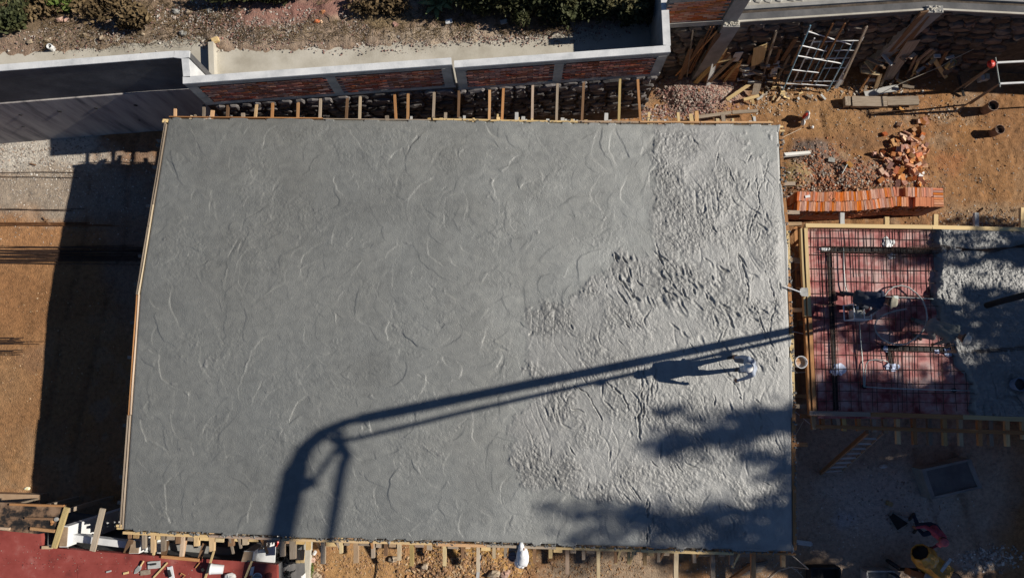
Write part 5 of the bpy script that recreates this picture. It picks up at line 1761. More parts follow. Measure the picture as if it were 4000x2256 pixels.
pp = [(3362, 1237), (3392, 1238), (3410, 1229), (3425, 1213), (3437, 1190), (3450, 1162), (3468, 1136), (3490, 1120), (3520, 1114), (3550, 1122), (3580, 1145), (3604, 1172), (3617, 1205), (3622, 1240), (3615, 1275), (3598, 1300), (3570, 1325), (3540, 1343), (3505, 1346), (3470, 1337), (3440, 1318), (3422, 1295), (3417, 1270), (3425, 1250), (3445, 1233), (3470, 1222), (3500, 1213), (3540, 1206)]
hz = [.3, .2, .15, .14, .13, .13, .13, .13, .13, .13, .14, .16, .2, .3, .4, .42, .4, .3, .18, .14, .13, .13, .13, .13, .13, .13, .12, .12]
o = obj('vibrator_hose', MB().tube([P(a, b, ZD + h) for (a, b), h in zip(pp, hz)], .019, 8), GREYM, smooth=True); tag(o, 'grey vibrator hose looping from the engine to the stooping man', 'hose')
# shovel left across the gap
t = thing('shovel', 'shovel with a white handle lying across the gap between the slabs', 'shovel', P(3120, 1130, ZS))
obj('handle', MB().tube([P(3070, 1120, ZS + .05), P(3128, 1141, ZS + .04)], .018, 8), PIPEW, t)
q = [P(a, b, ZS + .03) for a, b in ((3125, 1128), (3132, 1123), (3156, 1124), (3158, 1158), (3132, 1156), (3124, 1146))]
obj('blade', MB().prism(q[::-1], ZS + .02, ZS + .035), GREYM, t)


def bucket(label, c, r, h, m_, fill=None, tilt=None, name='bucket', cat='bucket'):
    c = Vector(c)
    t_ = thing(name, label, cat, c)
    ax = Vector(tilt).normalized() if tilt else None
    q_ = ax.to_track_quat('Z', 'Y') if ax else Quaternion()
    pail_ = obj('pail', MB().lathe(c, [(.0, 0), (r * .82, 0), (r * .97, h * .9), (r * 1.04, h * .92), (r * 1.04, h), (r * .95, h), (r * .78, .03), (0, .03)], 22, ax), m_, t_, smooth=False)
    if fill:
        obj('contents', MB().lathe(c + q_ @ Vector((0, 0, h * .7)), [(0, 0), (r * .89, 0), (r * .89, .01), (0, .02)], 18, ax), fill, pail_)
    e = [c + q_ @ Vector((r * math.cos(a), r * .35 * math.sin(a), h + (.0 if True else 0))) for a in np.linspace(0, math.pi, 9)]
    obj('bail', MB().tube(e, .005, 4), STEEL, pail_)
    return t_


bucket('pale bucket with orange dregs standing in the gap between the slabs', P(3108, 1415, 2.66), .15, .36, WHITEP, mat('orange dregs', [(.5, .22, .04), (.4, .38, .38)], 6, 5, .8, .2, 20))
o = plank('plank', P(3096, 1412, 2.64), P(3160, 1412, 2.64), .2, .03, WOODB); tag(o, 'short brown plank under the pale bucket in the gap', 'plank')
bucket('blue grey bucket sunk in the fresh concrete at the right edge', P(3955, 1500, ZS - .05), .16, .3, mat('dusty blue pail', [(.10, .13, .20), (.2, .24, .33)], 5, 5, .5, .1, 20), WET)
bucket('second bucket cut by the right edge below the blue grey one', P(3990, 1548, ZS - .05), .15, .28, BUCKETB, WET)

# ================================================================== LEANING TIMBER AND SCAFFOLD BY THE STONE WALL
def clear_wall(q, z, gap=.10):
    while q[0] > 2600 and q[1] < 420 and z < 3.5:
        p_ = P(*q, z)
        if p_.y < np.interp(p_.x, [t.x for t in T], [t.y for t in T]) - gap: break
        z += .04
    return z


def lean(name, a, za, b, zb, wd, h, m_, label, cat='plank', group=None, roll=0.0, up=(0, 0, 1)):
    """piece from photo pixel a at height za (above ground) to pixel b at height zb; an end that would lie inside the stone wall is raised until it rests against it"""
    za, zb = clear_wall(a, za), clear_wall(b, zb)
    pa_, pb_ = P(*a, za), P(*b, zb)
    if abs(pb_.z - pa_.z) > .35 * (pb_ - pa_).length: up = (0, -.75, .66)
    o_ = plank(name, pa_, pb_, wd, h, m_, up=up, roll=roll)
    return tag(o_, label, cat, group)


lean('plank', (2700, 342), .05, (2815, 220), 1.5, .13, .05, WOOD, 'brown plank leaning left of the grey board')
lean('plank', (2725, 332), .05, (2848, 210), 1.6, .11, .05, WOODB, 'dark plank behind the brown leaning plank')
lean('plank', (2764, 345), .1, (2795, 225), 1.4, .15, .03, BOARDW, 'grey cement dusted board leaning steeply', roll=.2)
lean('plank', (2778, 232), 1.35, (2823, 134), 2.55, .14, .03, WOODY, 'long yellow board leaning on the concrete column')
lean('plank', (2772, 320), .5, (2872, 222), 1.3, .09, .04, WOOD, 'slanted light plank crossing behind the grey board')
lean('plank', (2800, 235), 1.2, (2856, 222), 1.3, .17, .03, WOODY, 'short yellow board end beside the grey board')
lean('plank', (2640, 295), .1, (2800, 122), 2.4, .04, .035, WOODO, 'thin brown pole leaning diagonally across the poles')
lean('plank', (2690, 285), .1, (2775, 105), 3.0, .03, .03, STEELR, 'thin rusty pole leaning left of its twin', 'pole')
lean('plank', (2696, 285), .1, (2787, 105), 3.0, .03, .03, STEELR, 'thin rusty pole leaning right of its twin', 'pole')
lean('plank', (2683, 300), .1, (2707, 120), 2.9, .035, .035, WOODG, 'grey pole leaning upright against the stone wall', 'pole')
lean('plank', (2670, 290), .1, (2745, 150), 2.2, .10, .03, WOODB, 'dark reddish board leaning behind the poles')
lean('plank', (2730, 290), .2, (2805, 130), 2.6, .16, .03, WOODB, 'wide dark board leaning against the column')
q = [P(2795, 320, .1), P(2872, 318, .1), P(2902, 228, 1.25), P(2855, 262, .8)]
mb = MB(); mb.v = [tuple(x) for x in q] + [tuple(x - Vector((0, .0, .03))) for x in q]; mb.f = [(0, 1, 2, 3), (7, 6, 5, 4), (0, 4, 5, 1), (1, 5, 6, 2), (2, 6, 7, 3), (3, 7, 4, 0)]
o = obj('plywood_offcut', mb, WOODO); tag(o, 'triangular brown plywood offcut leaning below the white board', 'plywood')
lean('board', (2868, 240), 1.1, (2888, 205), 1.5, .22, .02, BOARDW, 'small whitish board propped above the plywood offcut')
lean('board', (2958, 252), 1.05, (2970, 180), 1.75, .36, .02, WOODY, 'large yellow plywood square propped against the wall', 'board')
lean('plank', (2975, 315), .1, (3033, 122), 2.6, .05, .05, WOODG, 'grey pole leaning beside the yellow plywood square', 'pole')
lean('board', (3018, 298), .4, (3035, 240), 1.0, .17, .02, BOARDW, 'whitish board leaning right of the grey pole')
lean('board', (2948, 370), .12, (2962, 318), .42, .22, .03, WOODG, 'grey board with its foot on the dirt below the pole')
lean('plank', (2838, 390), .2, (2935, 325), .3, .10, .04, WOODY, 'yellow batten lying diagonally on the gravel')
lean('plank', (2905, 390), .2, (2965, 374), .24, .09, .04, WOODY, 'short yellow batten lying level below the grey board')
lean('plank', (2943, 405), .05, (2937, 385), .2, .08, .04, WOODY, 'stub of batten under the short yellow batten')
lean('board', (2800, 335), .08, (2860, 328), .1, .09, .03, BOARDW, 'white strip of board at the foot of the plywood offcut')
lean('plank', (2710, 460), .3, (2855, 440), .35, .10, .05, WOODG, 'grey timber lying on the gravel above the slab edge')
lean('plank', (2860, 440), .35, (2960, 433), .35, .10, .05, WOODG, 'second grey timber in line with the first above the slab')
lean('plank', (2775, 435), .35, (2795, 475), .1, .05, .05, WOODB, 'dark short stick under the grey timber')
lean('plank', (2730, 345), .35, (2734, 420), .02, .03, .03, WOODO, 'thin stick standing on the gravel heap', 'stick')
# stacked off-cuts under the boards
rnd = random.Random(9)
for i in range(34):
    a = rnd.uniform(2890, 3040); b = rnd.uniform(255, 325)
    z = rnd.uniform(.05, .55) * (1 - abs(a - 2965) / 120)
    c = P(a, b, clear_wall((a, b), max(z, .05), .2)); l = rnd.uniform(.12, .34); an = rnd.uniform(-.35, .35)
    d_ = Vector((math.cos(an), math.sin(an), rnd.uniform(-.1, .1))) * l / 2
    o = plank('offcut', c - d_, c + d_, rnd.uniform(.05, .10), .04, rnd.choice([WOODG, WOODB, WOODG, BOARDW, WOODO]))
    tag(o, 'short timber offcut in the stack under the yellow plywood square', 'offcut', 'offcuts stacked under the plywood square')
for i in range(40):
    a = rnd.uniform(3370, 3720); b = rnd.uniform(215, 345)
    if a > 3560 and b > 300: continue
    c = PG(a, b, 0); c = P(a, b, clear_wall((a, b), c.z + rnd.uniform(.05, .35), .25)); l = rnd.uniform(.15, .55); an = rnd.choice([.9, -.6, 1.3, 0.1, 2.4]) + rnd.uniform(-.3, .3)
    d_ = Vector((math.cos(an), math.sin(an), rnd.uniform(-.25, .25))) * l / 2
    o = plank('offcut', c - d_, c + d_, rnd.uniform(.05, .11), .04, rnd.choice([WOODG, WOODB, WOODG, WOOD, WOOD, BOARDW]))
    tag(o, 'short timber offcut in the jumbled heap below the bent column', 'offcut', 'offcuts heaped below the bend of the stone wall')
for i in range(26):
    a = rnd.gauss(3040, 60); b = rnd.uniform(335, 400)
    c = PG(a, b, .06); l = rnd.uniform(.08, .22); an = rnd.uniform(0, 3.1)
    d_ = Vector((math.cos(an), math.sin(an), rnd.uniform(-.2, .3))) * l / 2
    o = plank('wood_scrap', c - d_, c + d_, rnd.uniform(.04, .08), .035, rnd.choice([WOOD, WOODY, WOODG, BOARDW, WOOD]))
    tag(o, 'small scrap of wood on the dirt left of the scaffold foot', 'wood scrap', 'wood scraps left of the scaffold')
# big planks around the bent column
lean('plank', (3462, 312), .1, (3570, 158), 1.75, .36, .03, WOODG, 'wide grey weathered plank leaning below the bent column')
lean('plank', (3485, 200), 1.2, (3612, 45), 3.1, .20, .04, WOODB, 'long brown plank leaning up to the column top')
lean('plank', (3520, 190), 1.3, (3640, 60), 3.0, .22, .04, WOODB, 'second long brown plank beside the column')
lean('plank', (3458, 245), .6, (3510, 200), 1.1, .10, .04, WOODO, 'light brown plank end left of the wide grey plank')
lean('plank', (3580, 240), .7, (3640, 190), 1.0, .10, .05, WOOD, 'pale plank leaning above the offcut heap')
lean('plank', (3602, 245), .6, (3655, 195), .95, .08, .05, WOODG, 'greyer plank right of the pale plank')
lean('plank', (3642, 222), .75, (3695, 302), .1, .11, .05, WOODY, 'bright yellow plank slanting down right of the heap')
lean('plank', (3360, 350), .05, (3430, 250), .9, .05, .04, WOODO, 'thin brown batten leaning left of the small frame')
lean('plank', (3365, 280), .6, (3435, 290), .6, .09, .04, WOOD, 'short cross timber of the small frame')
lean('plank', (3420, 345), .05, (3438, 290), .6, .12, .04, WOOD, 'upright timber of the small frame')
lean('board', (3378, 370), .1, (3508, 342), .12, .20, .04, BOARDW, 'grey white board lying on the dirt')
lean('timber', (3325, 398), .16, (3460, 398), .16, .32, .14, WOODG, 'thick weathered timber lying on the dirt', 'timber')
lean('timber', (3462, 397), .14, (3585, 393), .12, .28, .10, WOODG, 'second thick weathered timber in line on the dirt', 'timber')
lean('block', (3297, 398), .12, (3318, 398), .12, .3, .16, WOODG, 'dark block at the left end of the thick timber', 'block')
lean('plank', (3410, 440), .05, (3580, 430), .05, .04, .03, WOODB, 'thin dark strip lying below the thick timber')
lean('plank', (3503, 312), .12, (3545, 332), .12, .10, .04, WOODY, 'yellow offcut lying below the offcut heap')

for i, (x0, y0, x1, y1, w_, m_) in enumerate(((2745, 335, 2830, 205, .10, WOODO), (2760, 300, 2838, 190, .06, WOODY), (2820, 330, 2885, 245, .07, WOOD), (2905, 300, 2935, 215, .09, WOODB), (2915, 315, 2950, 240, .14, WOODG), (3005, 300, 3050, 190, .08, WOODB), (3030, 320, 3085, 215, .07, WOODG), (3400, 330, 3440, 235, .09, WOODB), (3440, 335, 3480, 250, .08, WOODG), (3545, 290, 3580, 215, .07, WOOD), (3560, 300, 3590, 235, .06, WOODY), (3610, 290, 3650, 225, .08, WOODB), (3660, 270, 3700, 200, .09, WOODB), (2655, 310, 2700, 190, .12, WOODB))):
    lean('plank', (x0, y0), .05, (x1, y1), .9, w_, .04, m_, 'narrow plank, %s from the left of those leaning low on the stone wall' % ['second', 'third', 'fourth', 'fifth', 'sixth', 'seventh', 'eighth', 'ninth', 'tenth', 'eleventh', 'twelfth', 'thirteenth', 'fourteenth', 'first'][i], 'plank', 'narrow planks leaning along the stone wall')
# scaffold frames leaning on the stone wall
def frame(label, bl, br, tl, tr, ztop, rungs, rail, rung):
    t_ = thing('scaffold_frame', label, 'scaffold', P(*bl, 0), 'scaffold frames leaning on the stone wall')
    b0, b1 = P(*bl, .03), P(*br, .03); t0, t1 = P(*tl, clear_wall(tl, ztop)), P(*tr, clear_wall(tr, ztop))
    obj('rail', MB().tube([b0, t0], .021, 8), rail, t_); obj('rail', MB().tube([b1, t1], .021, 8), rail, t_)
    m0, m1 = lerp(b0, b1, .5), lerp(t0, t1, .5)
    for f_, s0, s1 in rungs:
        a, b = lerp(b0, t0, f_), lerp(b1, t1, f_)
        obj('rung', MB().tube([lerp(a, b, s0), lerp(a, b, s1)], .017, 8), rung, t_)
    for s in (.34, .66):
        obj('stay', MB().tube([lerp(lerp(b0, b1, s), lerp(t0, t1, s), .12), lerp(lerp(b0, b1, s), lerp(t0, t1, s), .86)], .014, 6), PIPEB, t_)
    return t_


frame('blue and white scaffold frame leaning in front', (3058, 352), (3232, 357), (3166, 100), (3336, 158), 1.95, [(.12, 0, 1), (.35, 0, .6), (.57, 0, 1), (.72, 0, .55), (.92, 0, 1)], PIPEB, PIPEW)
frame('white scaffold frame leaning behind the blue one', (3092, 338), (3262, 338), (3182, 150), (3374, 143), 1.95, [(.12, 0, 1), (.4, .5, 1), (.6, 0, .95), (.75, .55, 1), (.93, 0, 1)], PIPEW, PIPEW)
lean('plank', (3265, 345), .05, (3300, 290), .6, .11, .03, BOARDW, 'pale board foot at the right leg of the scaffold')
lean('plank', (3285, 330), .1, (3385, 105), 2.5, .06, .05, WOODG, 'grey post leaning right of the scaffold frames')
lean('plank', (3165, 335), .1, (3300, 92), 2.7, .05, .03, STEELR, 'rusty channel leaning behind the scaffold frames', 'channel')
lean('plank', (3130, 330), .1, (3255, 92), 2.7, .05, .03, STEELR, 'left rusty channel leaning behind the scaffold frames', 'channel')
lean('plank', (3095, 255), .9, (3130, 180), 1.5, .12, .03, WOODB, 'dark board behind the left scaffold leg')
lean('plank', (3055, 235), .9, (3110, 150), 1.7, .12, .04, WOODB, 'dark plank left of the scaffold')
o = obj('tile_row', MB().box(PG(3090, 282, .15), (.55, .12, .2), .05), BRICKP); tag(o, 'row of reddish bricks behind the scaffold foot', 'bricks')
# rope with a tin bucket, pipes and drums on the right
rp = [P(3402, 385, .12), P(3520, 325, .5), P(3680, 258, .95), P(3715, 235, 1.1), P(3860, 165, 1.6), P(4010, 75, 2.4), P(4060, 40, 3.3)]
o = obj('rope', MB().tube(rp, .010, 6), ROPE); tag(o, 'pale rope stretched from the dirt up to the stone wall', 'rope')
bucket('pale yellow tin standing on the stones under the rope', P(3700, 262, .6), .11, .30, mat('cream tin', [(.5, .44, .2), (.66, .60, .36)], 4, 4, .5, .1, 20), WHITEP, name='tin', cat='tin')
o = obj('stone_support', MB().blob(P(3690, 270, .3), (.28, .2, .3), 9, 6, .2, rnd), STONE); tag(o, 'dark stone holding up the yellow tin', 'stone')
fr = thing('pipe_rack', 'white pipe rack standing at the right edge above the drums', 'rack', P(3950, 330, 0))
obj('pipe', MB().tube([P(3893, 245, 1.9), P(4300, 225, 1.9)], .032, 8), PIPEW, fr)
obj('pipe', MB().tube([P(3905, 327, 1.9), P(4300, 308, 1.9)], .032, 8), PIPEW, fr)
obj('end_bar', MB().tube([P(3906, 340, 1.9), P(3888, 225, 1.9)], .018, 8), GALV, fr)
for q_ in ((3893, 245), (3905, 327), (4250, 228), (4250, 310)):
    c_ = P(*q_, 1.9); obj('upright', MB().tube([(c_.x + .02, c_.y, -.1), (c_.x, c_.y, 1.9)], .024, 8), WOODG, fr)
o = obj('plastic_cover', MB().blob(P(3872, 250, 1.85), (.11, .12, .08), 10, 7, .08, rnd), REDP); tag(o, 'bright red plastic cover at the end of the white pipe', 'cover')
lean('pole', (3760, 345), .05, (3888, 248), 1.85, .05, .05, WOODG, 'grey pole propped against the white pipe frame', 'pole')
lean('pole', (3790, 405), .05, (3903, 328), 1.85, .05, .05, WOODB, 'lower brown pole propped against the white pipe frame', 'pole')
lean('pole', (3742, 295), .35, (3765, 375), .05, .06, .06, DARKM, 'dark short post standing in the dirt', 'post')
lean('block', (3824, 308), .12, (3838, 308), .12, .17, .2, BOARDW, 'white block left of its tan twin under the pipes', 'block')
lean('block', (3842, 303), .12, (3858, 303), .12, .17, .2, CONCC, 'tan block right of the white block under the pipes', 'block')
bucket('dusty clay coloured drum left open in the yard', PG(3845, 432), .16, .42, BUCKETP, DARKM, name='drum', cat='drum')
bucket('smaller dusty pail filled with dark scraps below the drum', PG(3878, 520), .14, .36, BUCKETP, STEEL, name='pail', cat='pail')
for i in range(9):
    a0 = PG(3885, 515, .34); an = i * .7
    o = None
# sack with red and white print and its stake
t = thing('sack', 'crumpled white sack with red print standing near the slab corner', 'sack', PG(3140, 465))
obj('bag', MB().blob(P(3150, 452, .22), (.07, .14, .2), 10, 8, .12, rnd).blob(P(3137, 480, .15), (.05, .1, .14), 8, 6, .12, rnd), WHITEP, t, smooth=True)
obj('red_print', MB().blob(P(3144, 452, .27), (.05, .07, .17), 9, 7, .1, rnd), REDP, t)
o = obj('string_line', MB().tube([P(3054, 538, 2.9), P(3130, 502, .1)], .006, 4), ROPE); tag(o, 'thin string running from the slab corner to the sack', 'string')
o = obj('white_pebble', MB().blob(PG(3171, 499, .04), .05, 8, 6, .1, rnd), WHITEP); tag(o, 'round white lump right of the sack', 'lump')
for (a, b, lab) in ((3800, 820, 'dark brace beside the post above the yellow edge board'), (3975, 850, 'brown brace at the right above the yellow edge board')):
    lean('plank', (a, b + 30), .8, (a + 35, b - 5), 2.2, .07, .05, WOODB, lab)

# ================================================================== LEFT YARD: REBAR BUNDLES
def rebar_bundle(label, y0, y1, n, xr, spread, seed, m_, z0=.02):
    r_ = random.Random(seed)
    t_ = thing('rebar_bundle', label, 'rebar', PG(200, (y0 + y1) / 2))
    for i in range(n):
        ya = y0 + (y1 - y0) * i / max(1, n - 1) + r_.uniform(-3, 3)
        yb = ya + r_.uniform(-spread, spread)
        xe = xr + r_.uniform(-90, 60)
        p_ = [PG(-350, ya, z0 + r_.uniform(.01, .05)), PG(60, lerp(ya, yb, .3) + r_.uniform(-2, 2), z0 + r_.uniform(.01, .05)), PG(xe * .6, lerp(ya, yb, .6) + r_.uniform(-2, 2), z0 + r_.uniform(.01, .05)), PG(xe, yb, z0 + r_.uniform(.01, .04))]
        obj('rod', MB().tube(p_, .009, 4), m_, t_)
    return t_


rebar_bundle('wide bundle of dark rods lying across the orange earth', 962, 1026, 26, 610, 12, 1, STEEL)
rebar_bundle('thin rusty bundle of rods lying above the wide bundle', 868, 882, 8, 420, 4, 2, STEELR)
rebar_bundle('two thin rods lying over the grey gravel', 676, 692, 2, 330, 6, 3, STEEL)
rebar_bundle('single pair of rods lying between gravel and orange earth', 815, 820, 2, 300, 12, 6, STEEL)
rebar_bundle('short dark rods stub at the left edge', 1322, 1345, 12, 130, 3, 4, STEEL)
rebar_bundle('short tips of rods below the short dark rods', 1366, 1386, 7, 70, 3, 5, STEEL)
for (x0, y0, x1, y1, lab) in ((172, 850, 198, 878, 'short dark stick crossing the rusty rods'), (165, 870, 192, 858, 'shorter stick crossing the first stick'), (122, 640, 143, 646, 'small wooden chip on the gravel')):
    o = plank('stick', PG(x0, y0, .05), PG(x1, y1, .06), .035, .03, WOODB); tag(o, lab, 'stick')
o = obj('white_block', MB().box(P(236, 491, .75), (.09, .12, .05), .1), WHITEP); tag(o, 'small white block on the dark lower wall', 'block')
o = obj('wrapper', MB().blob(PG(108, 1906, .05), (.10, .05, .04), 8, 6, .25, rnd), mat('yellow white wrapper', [(.75, .62, .15), (.85, .85, .8)], 12, 3, .5, .1, 20)); tag(o, 'crumpled yellow and white wrapper on the sunlit earth', 'litter')
# low step at the left
o = obj('step', MB().prism([P(-300, 1920, .35), P(-300, 1968, .35), P(156, 1966, .35), P(156, 1931, .35)], -.1, .35), mat('earthen step', [(.36, .24, .15), (.46, .33, .22)], 3, 8, .92, .4, 25, world=True)); tag(o, 'low tan step at the left edge above the stained plywood', 'step')

# ================================================================== LOWER BUILDING WITH THE RED ROOF
ZB = 2.62
bld = thing('building', 'low building with a flat red sealed roof at the bottom left', 'building', P(400, 2220, 0))
rp_ = [(-400, 2040), (0, 2068), (158, 2083), (165, 2136), (485, 2161), (640, 2172), (780, 2188), (935, 2192), (1081, 2205), (1088, 2500), (-400, 2500)]
rf_ = obj('roof', MB().prism([P(a, b, ZB) for a, b in rp_][::-1], ZB - .14, ZB), REDROOF, bld)
wl = [(-400, 2044), (0, 2072), (150, 2088), (160, 2141), (485, 2166), (780, 2193), (1077, 2210), (1084, 2500), (-400, 2500)]
obj('wall', MB().prism([P(a, b, ZB) for a, b in wl][::-1], -.2, ZB - .143), CONCD, bld)
ROOFSEAM = REDROOF
o = obj('roof_sheet', MB().prism([P(a, b, ZB) for a, b in ((790, 2180), (940, 2190), (1080, 2203), (1087, 2400), (770, 2400))][::-1], ZB + .003, ZB + .012), REDROOF, rf_)
obj('white_beam', MB().bar(P(262, 2093, 2.35), P(500, 2122, 2.35), .16, .2), CONCW, bld)
obj('lower_shelf', MB().bar(P(240, 2118, 1.8), P(900, 2165, 1.8), .35, .05), CONC, bld)
for (x0, y0, x1, y1, nm) in ((504, 2108, 543, 2160, 'pier'), (942, 2150, 985, 2192, 'pier'), (232, 2052, 262, 2135, 'pier')):
    q = [P(a, b, ZB + .02) for a, b in ((x0 + 12, y0), (x1 + 6, y0 + 2), (x1, y1), (x0, y1))]
    pr_ = obj('pier', MB().prism(q[::-1], 0, ZB + .02), WHITEP, bld)
    qq = [Vector((lerp(v.x, sum(u.x for u in q) / 4, .08), lerp(v.y, sum(u.y for u in q) / 4, .08), 0)) for v in q]
    obj('pier_top', MB().prism(qq[::-1], ZB + .021, ZB + .05), mat('raw cement top', [(.24, .17, .11), (.38, .28, .19)], 5, 6, .95, .5, 20), pr_)
obj('white_panel', MB().prism([P(a, b, 2.3) for a, b in ((998, 2150), (1075, 2130), (1072, 2196), (990, 2190))][::-1], 2.24, 2.3), WHITEP, bld)
obj('white_panel', MB().prism([P(a, b, 2.2) for a, b in ((568, 2124), (636, 2122), (632, 2168), (562, 2163))][::-1], 2.14, 2.2), WHITEP, bld)
rubble('roof_dust', 'specks of dried mortar and dust on the red roof', [(500, 2210, 600, 40, 260, .006, .022), (850, 2230, 220, 25, 160, .006, .025), (150, 2180, 250, 60, 160, .006, .018)], [(.30, .2, .17), (.10, .03, .03), (.42, .36, .3), (.08, .03, .03)], 9, lambda a_, b_: P(a_, max(b_, 2090 + a_ * .105), ZB + .004))
for (a_, b_) in ((-100, 300), (300, 560), (560, 795)):
    obj('roof_sheet', MB().prism([P(x_, y_, ZB) for x_, y_ in ((a_ + 4, 2200), (b_, 2204), (b_ - 6, 2500), (a_, 2500))][::-1], ZB + .0025, ZB + .007), REDROOF, rf_)
# stained plywood platform at the left
pl = thing('plywood_platform', 'tar stained plywood platform at the left edge beside the red roof', 'platform', P(100, 2020, 0))
obj('deck', MB().prism([P(a, b, 2.7) for a, b in ((-400, 1952), (60, 1962), (255, 1972), (222, 2074), (150, 2084), (0, 2070), (-400, 2045))][::-1], 2.66, 2.7), TARBOARD, pl)
for (x0, y0, x1, y1, w_, m_) in ((262, 1980, 212, 2138, .12, WOOD), (40, 1968, 250, 1974, .05, WOODO), (120, 2062, 215, 2072, .07, WOOD), (-20, 2060, 38, 2064, .06, WOOD), (100, 2022, 235, 2026, .05, WOODB)):
    plank('batten', P(x0, y0, 2.735), P(x1, y1, 2.735), w_, .06, m_, pl)
for k in range(3):
    a = P(-100 + k * 150, 2010, 2.6); plank('support_post', (a.x, a.y, -.1), (a.x, a.y, 2.66), .1, .1, WOODG, pl, up=(0, 1, 0))
o = obj('tin', MB().lathe(P(222, 2026, 2.76), [(0, 0), (.05, 0), (.05, .03), (0, .03)], 14), GREYM); tag(o, 'small metal tin lying on the stained plywood', 'tin')
o = obj('stain_chip', MB().blob(P(203, 2038, 2.72), (.05, .09, .02), 8, 5, .25, rnd), WOODO); tag(o, 'orange chip on the stained plywood', 'chip')
lean('plank', (362, 2150), 2.66, (402, 1985), 2.80, .13, .05, WOOD, 'brown plank bridging the dark gap from the red roof')
lean('plank', (165, 2136), 2.66, (205, 2136), 2.66, .07, .05, WOOD, 'short brown offcut at the notch of the red roof')
o = obj('red_rag', MB().blob(P(297, 2062, 1.5), (.16, .10, .06), 9, 6, .3, rnd), REDP); tag(o, 'bright red rag in the dark gap beside the white pier', 'rag')
o = obj('red_rag', MB().blob(P(1080, 2118, 2.3), (.05, .10, .04), 8, 6, .3, rnd), REDP); tag(o, 'small red rag under the joists by the black sheet', 'rag')
lean('plank', (490, 2162), 2.5, (512, 2108), 2.72, .13, .04, WOODB, 'dark board against the left white pier', )
lean('plank', (640, 2164), 2.5, (650, 2112), 2.7, .14, .04, WOODB, 'dark board standing in the gap right of the white panel')
lean('plank', (782, 2176), 2.5, (800, 2122), 2.7, .11, .04, WOODB, 'dark board standing near the long yellow lath')
lean('plank', (632, 2172), 2.66, (778, 2186), 2.66, .07, .04, WOODO, 'yellow brown batten along the red roof edge')
lean('plank', (600, 2165), 2.6, (614, 2080), 2.75, .05, .04, WOODY, 'pale lath rising from the roof edge to the joists')
lean('plank', (715, 2172), 2.6, (730, 2085), 2.75, .05, .04, WOOD, 'second lath rising from the roof edge to the joists')
lean('lath', (800, 2262), 2.66, (836, 2150), 2.85, .045, .03, WOODY, 'long pale lath lying from the red roof to the joists', 'lath')
lean('lath', (955, 2262), 2.66, (984, 2190), 2.75, .045, .03, WOODY, 'bright yellow lath lying on the red roof by the pier', 'lath')
lean('lath', (600, 2254), 2.66, (654, 2196), 2.66, .035, .03, WOODY, 'round pale stick lying diagonally on the red roof', 'stick')
lean('lath', (764, 2216), 2.66, (780, 2196), 2.66, .02, .02, WOODO, 'tiny yellow stick on the red roof', 'stick')
for (a, b, l, w_, m_, lab) in ((492, 2236, .12, .05, WOODY, 'small yellow offcut on the red roof'), (425, 2230, .11, .035, BOARDW, 'tiny whitish chip on the red roof'), (792, 2223, .05, .07, WOODY, 'tiny square yellow chip on the red roof'), (568, 2234, .23, .11, WOODG, 'tan wooden float lying on the red roof'), (602, 2204, .30, .17, BOARDW, 'white steel float lying on the red roof'), (668, 2236, .12, .32, PIPEW, 'upright white steel float with a dark grip on the red roof')):
    c = P(a, b, ZB + .03)
    o = plank('float' if l > .2 or w_ > .3 else 'chip', c + Vector((-l / 2, -.015, 0)), c + Vector((l / 2, .015, 0)), w_, .025, m_); tag(o, lab, 'float' if l > .2 or w_ > .3 else 'chip')
for (a, b, l) in ((598, 2202, .14), (662, 2238, .05)):
    c = P(a, b, ZB + .075)
    o = plank('float_grip', c + Vector((-l / 2, -.01, 0)), c + Vector((l / 2, .01, 0)), .035 if l > .1 else .16, .05, DARKM); tag(o, 'dark grip on the %s steel float' % ('flat white' if l > .1 else 'upright white'), 'grip')
t = thing('trowel', 'pointed steel trowel with a pale handle on the red roof', 'trowel', P(545, 2212, ZB))
q = [P(a, b, ZB) for a, b in ((526, 2238), (530, 2222), (545, 2204), (556, 2207), (552, 2222), (538, 2236))]
obj('blade', MB().prism(q[::-1], ZB + .02, ZB + .032), GREYM, t)
obj('handle', MB().tube([P(549, 2208, ZB + .05), P(561, 2190, ZB + .07)], .02, 8), WOODY, t)
bucket('white paint pail with pale blue contents lying on the red roof', P(872, 2222, ZB + .14), .125, .3, WHITEP, mat('pale blue paint', [(.35, .52, .62), (.45, .6, .68)], 5, 3, .5, 0), tilt=(-1, .1, .25))
bucket('steel bowl on the red roof near the black sheet', P(1010, 2250, ZB + .01), .11, .10, PIPEW, GREYM, name='bowl', cat='bowl')
t = thing('spade', 'white bladed spade lying on the red roof beside the yellow lath', 'spade', P(985, 2225, ZB))
obj('blade', MB().prism([P(a, b, ZB) for a, b in ((983, 2212), (996, 2208), (990, 2244), (977, 2243))][::-1], ZB + .03, ZB + .045), PIPEW, t)
obj('shaft', MB().tube([P(984, 2244, ZB + .04), P(975, 2290, ZB + .04)], .02, 8), WOODY, t)
o = obj('cloth_heap', MB().blob(P(898, 2252, ZB + .06), (.14, .1, .09), 10, 7, .25, rnd), BOARDW); tag(o, 'crumpled whitish cloth on the red roof at the bottom edge', 'cloth')
o = obj('stiff_brush', MB().blob(P(1050, 2250, ZB + .03), (.08, .1, .05), 10, 6, .3, rnd), mat('dark maroon bristles', [(.06, .012, .012), (.12, .03, .03)], 9, 4, .9, .3, 40)); tag(o, 'dark stiff brush on the red roof corner', 'brush')
o = obj('clamp', MB().tube([P(705, 2244, ZB + .04), P(708, 2237, ZB + .05), P(724, 2246, ZB + .05), P(712, 2256, ZB + .04)], .014, 6), WOODO); tag(o, 'bent orange clamp on the red roof', 'clamp')
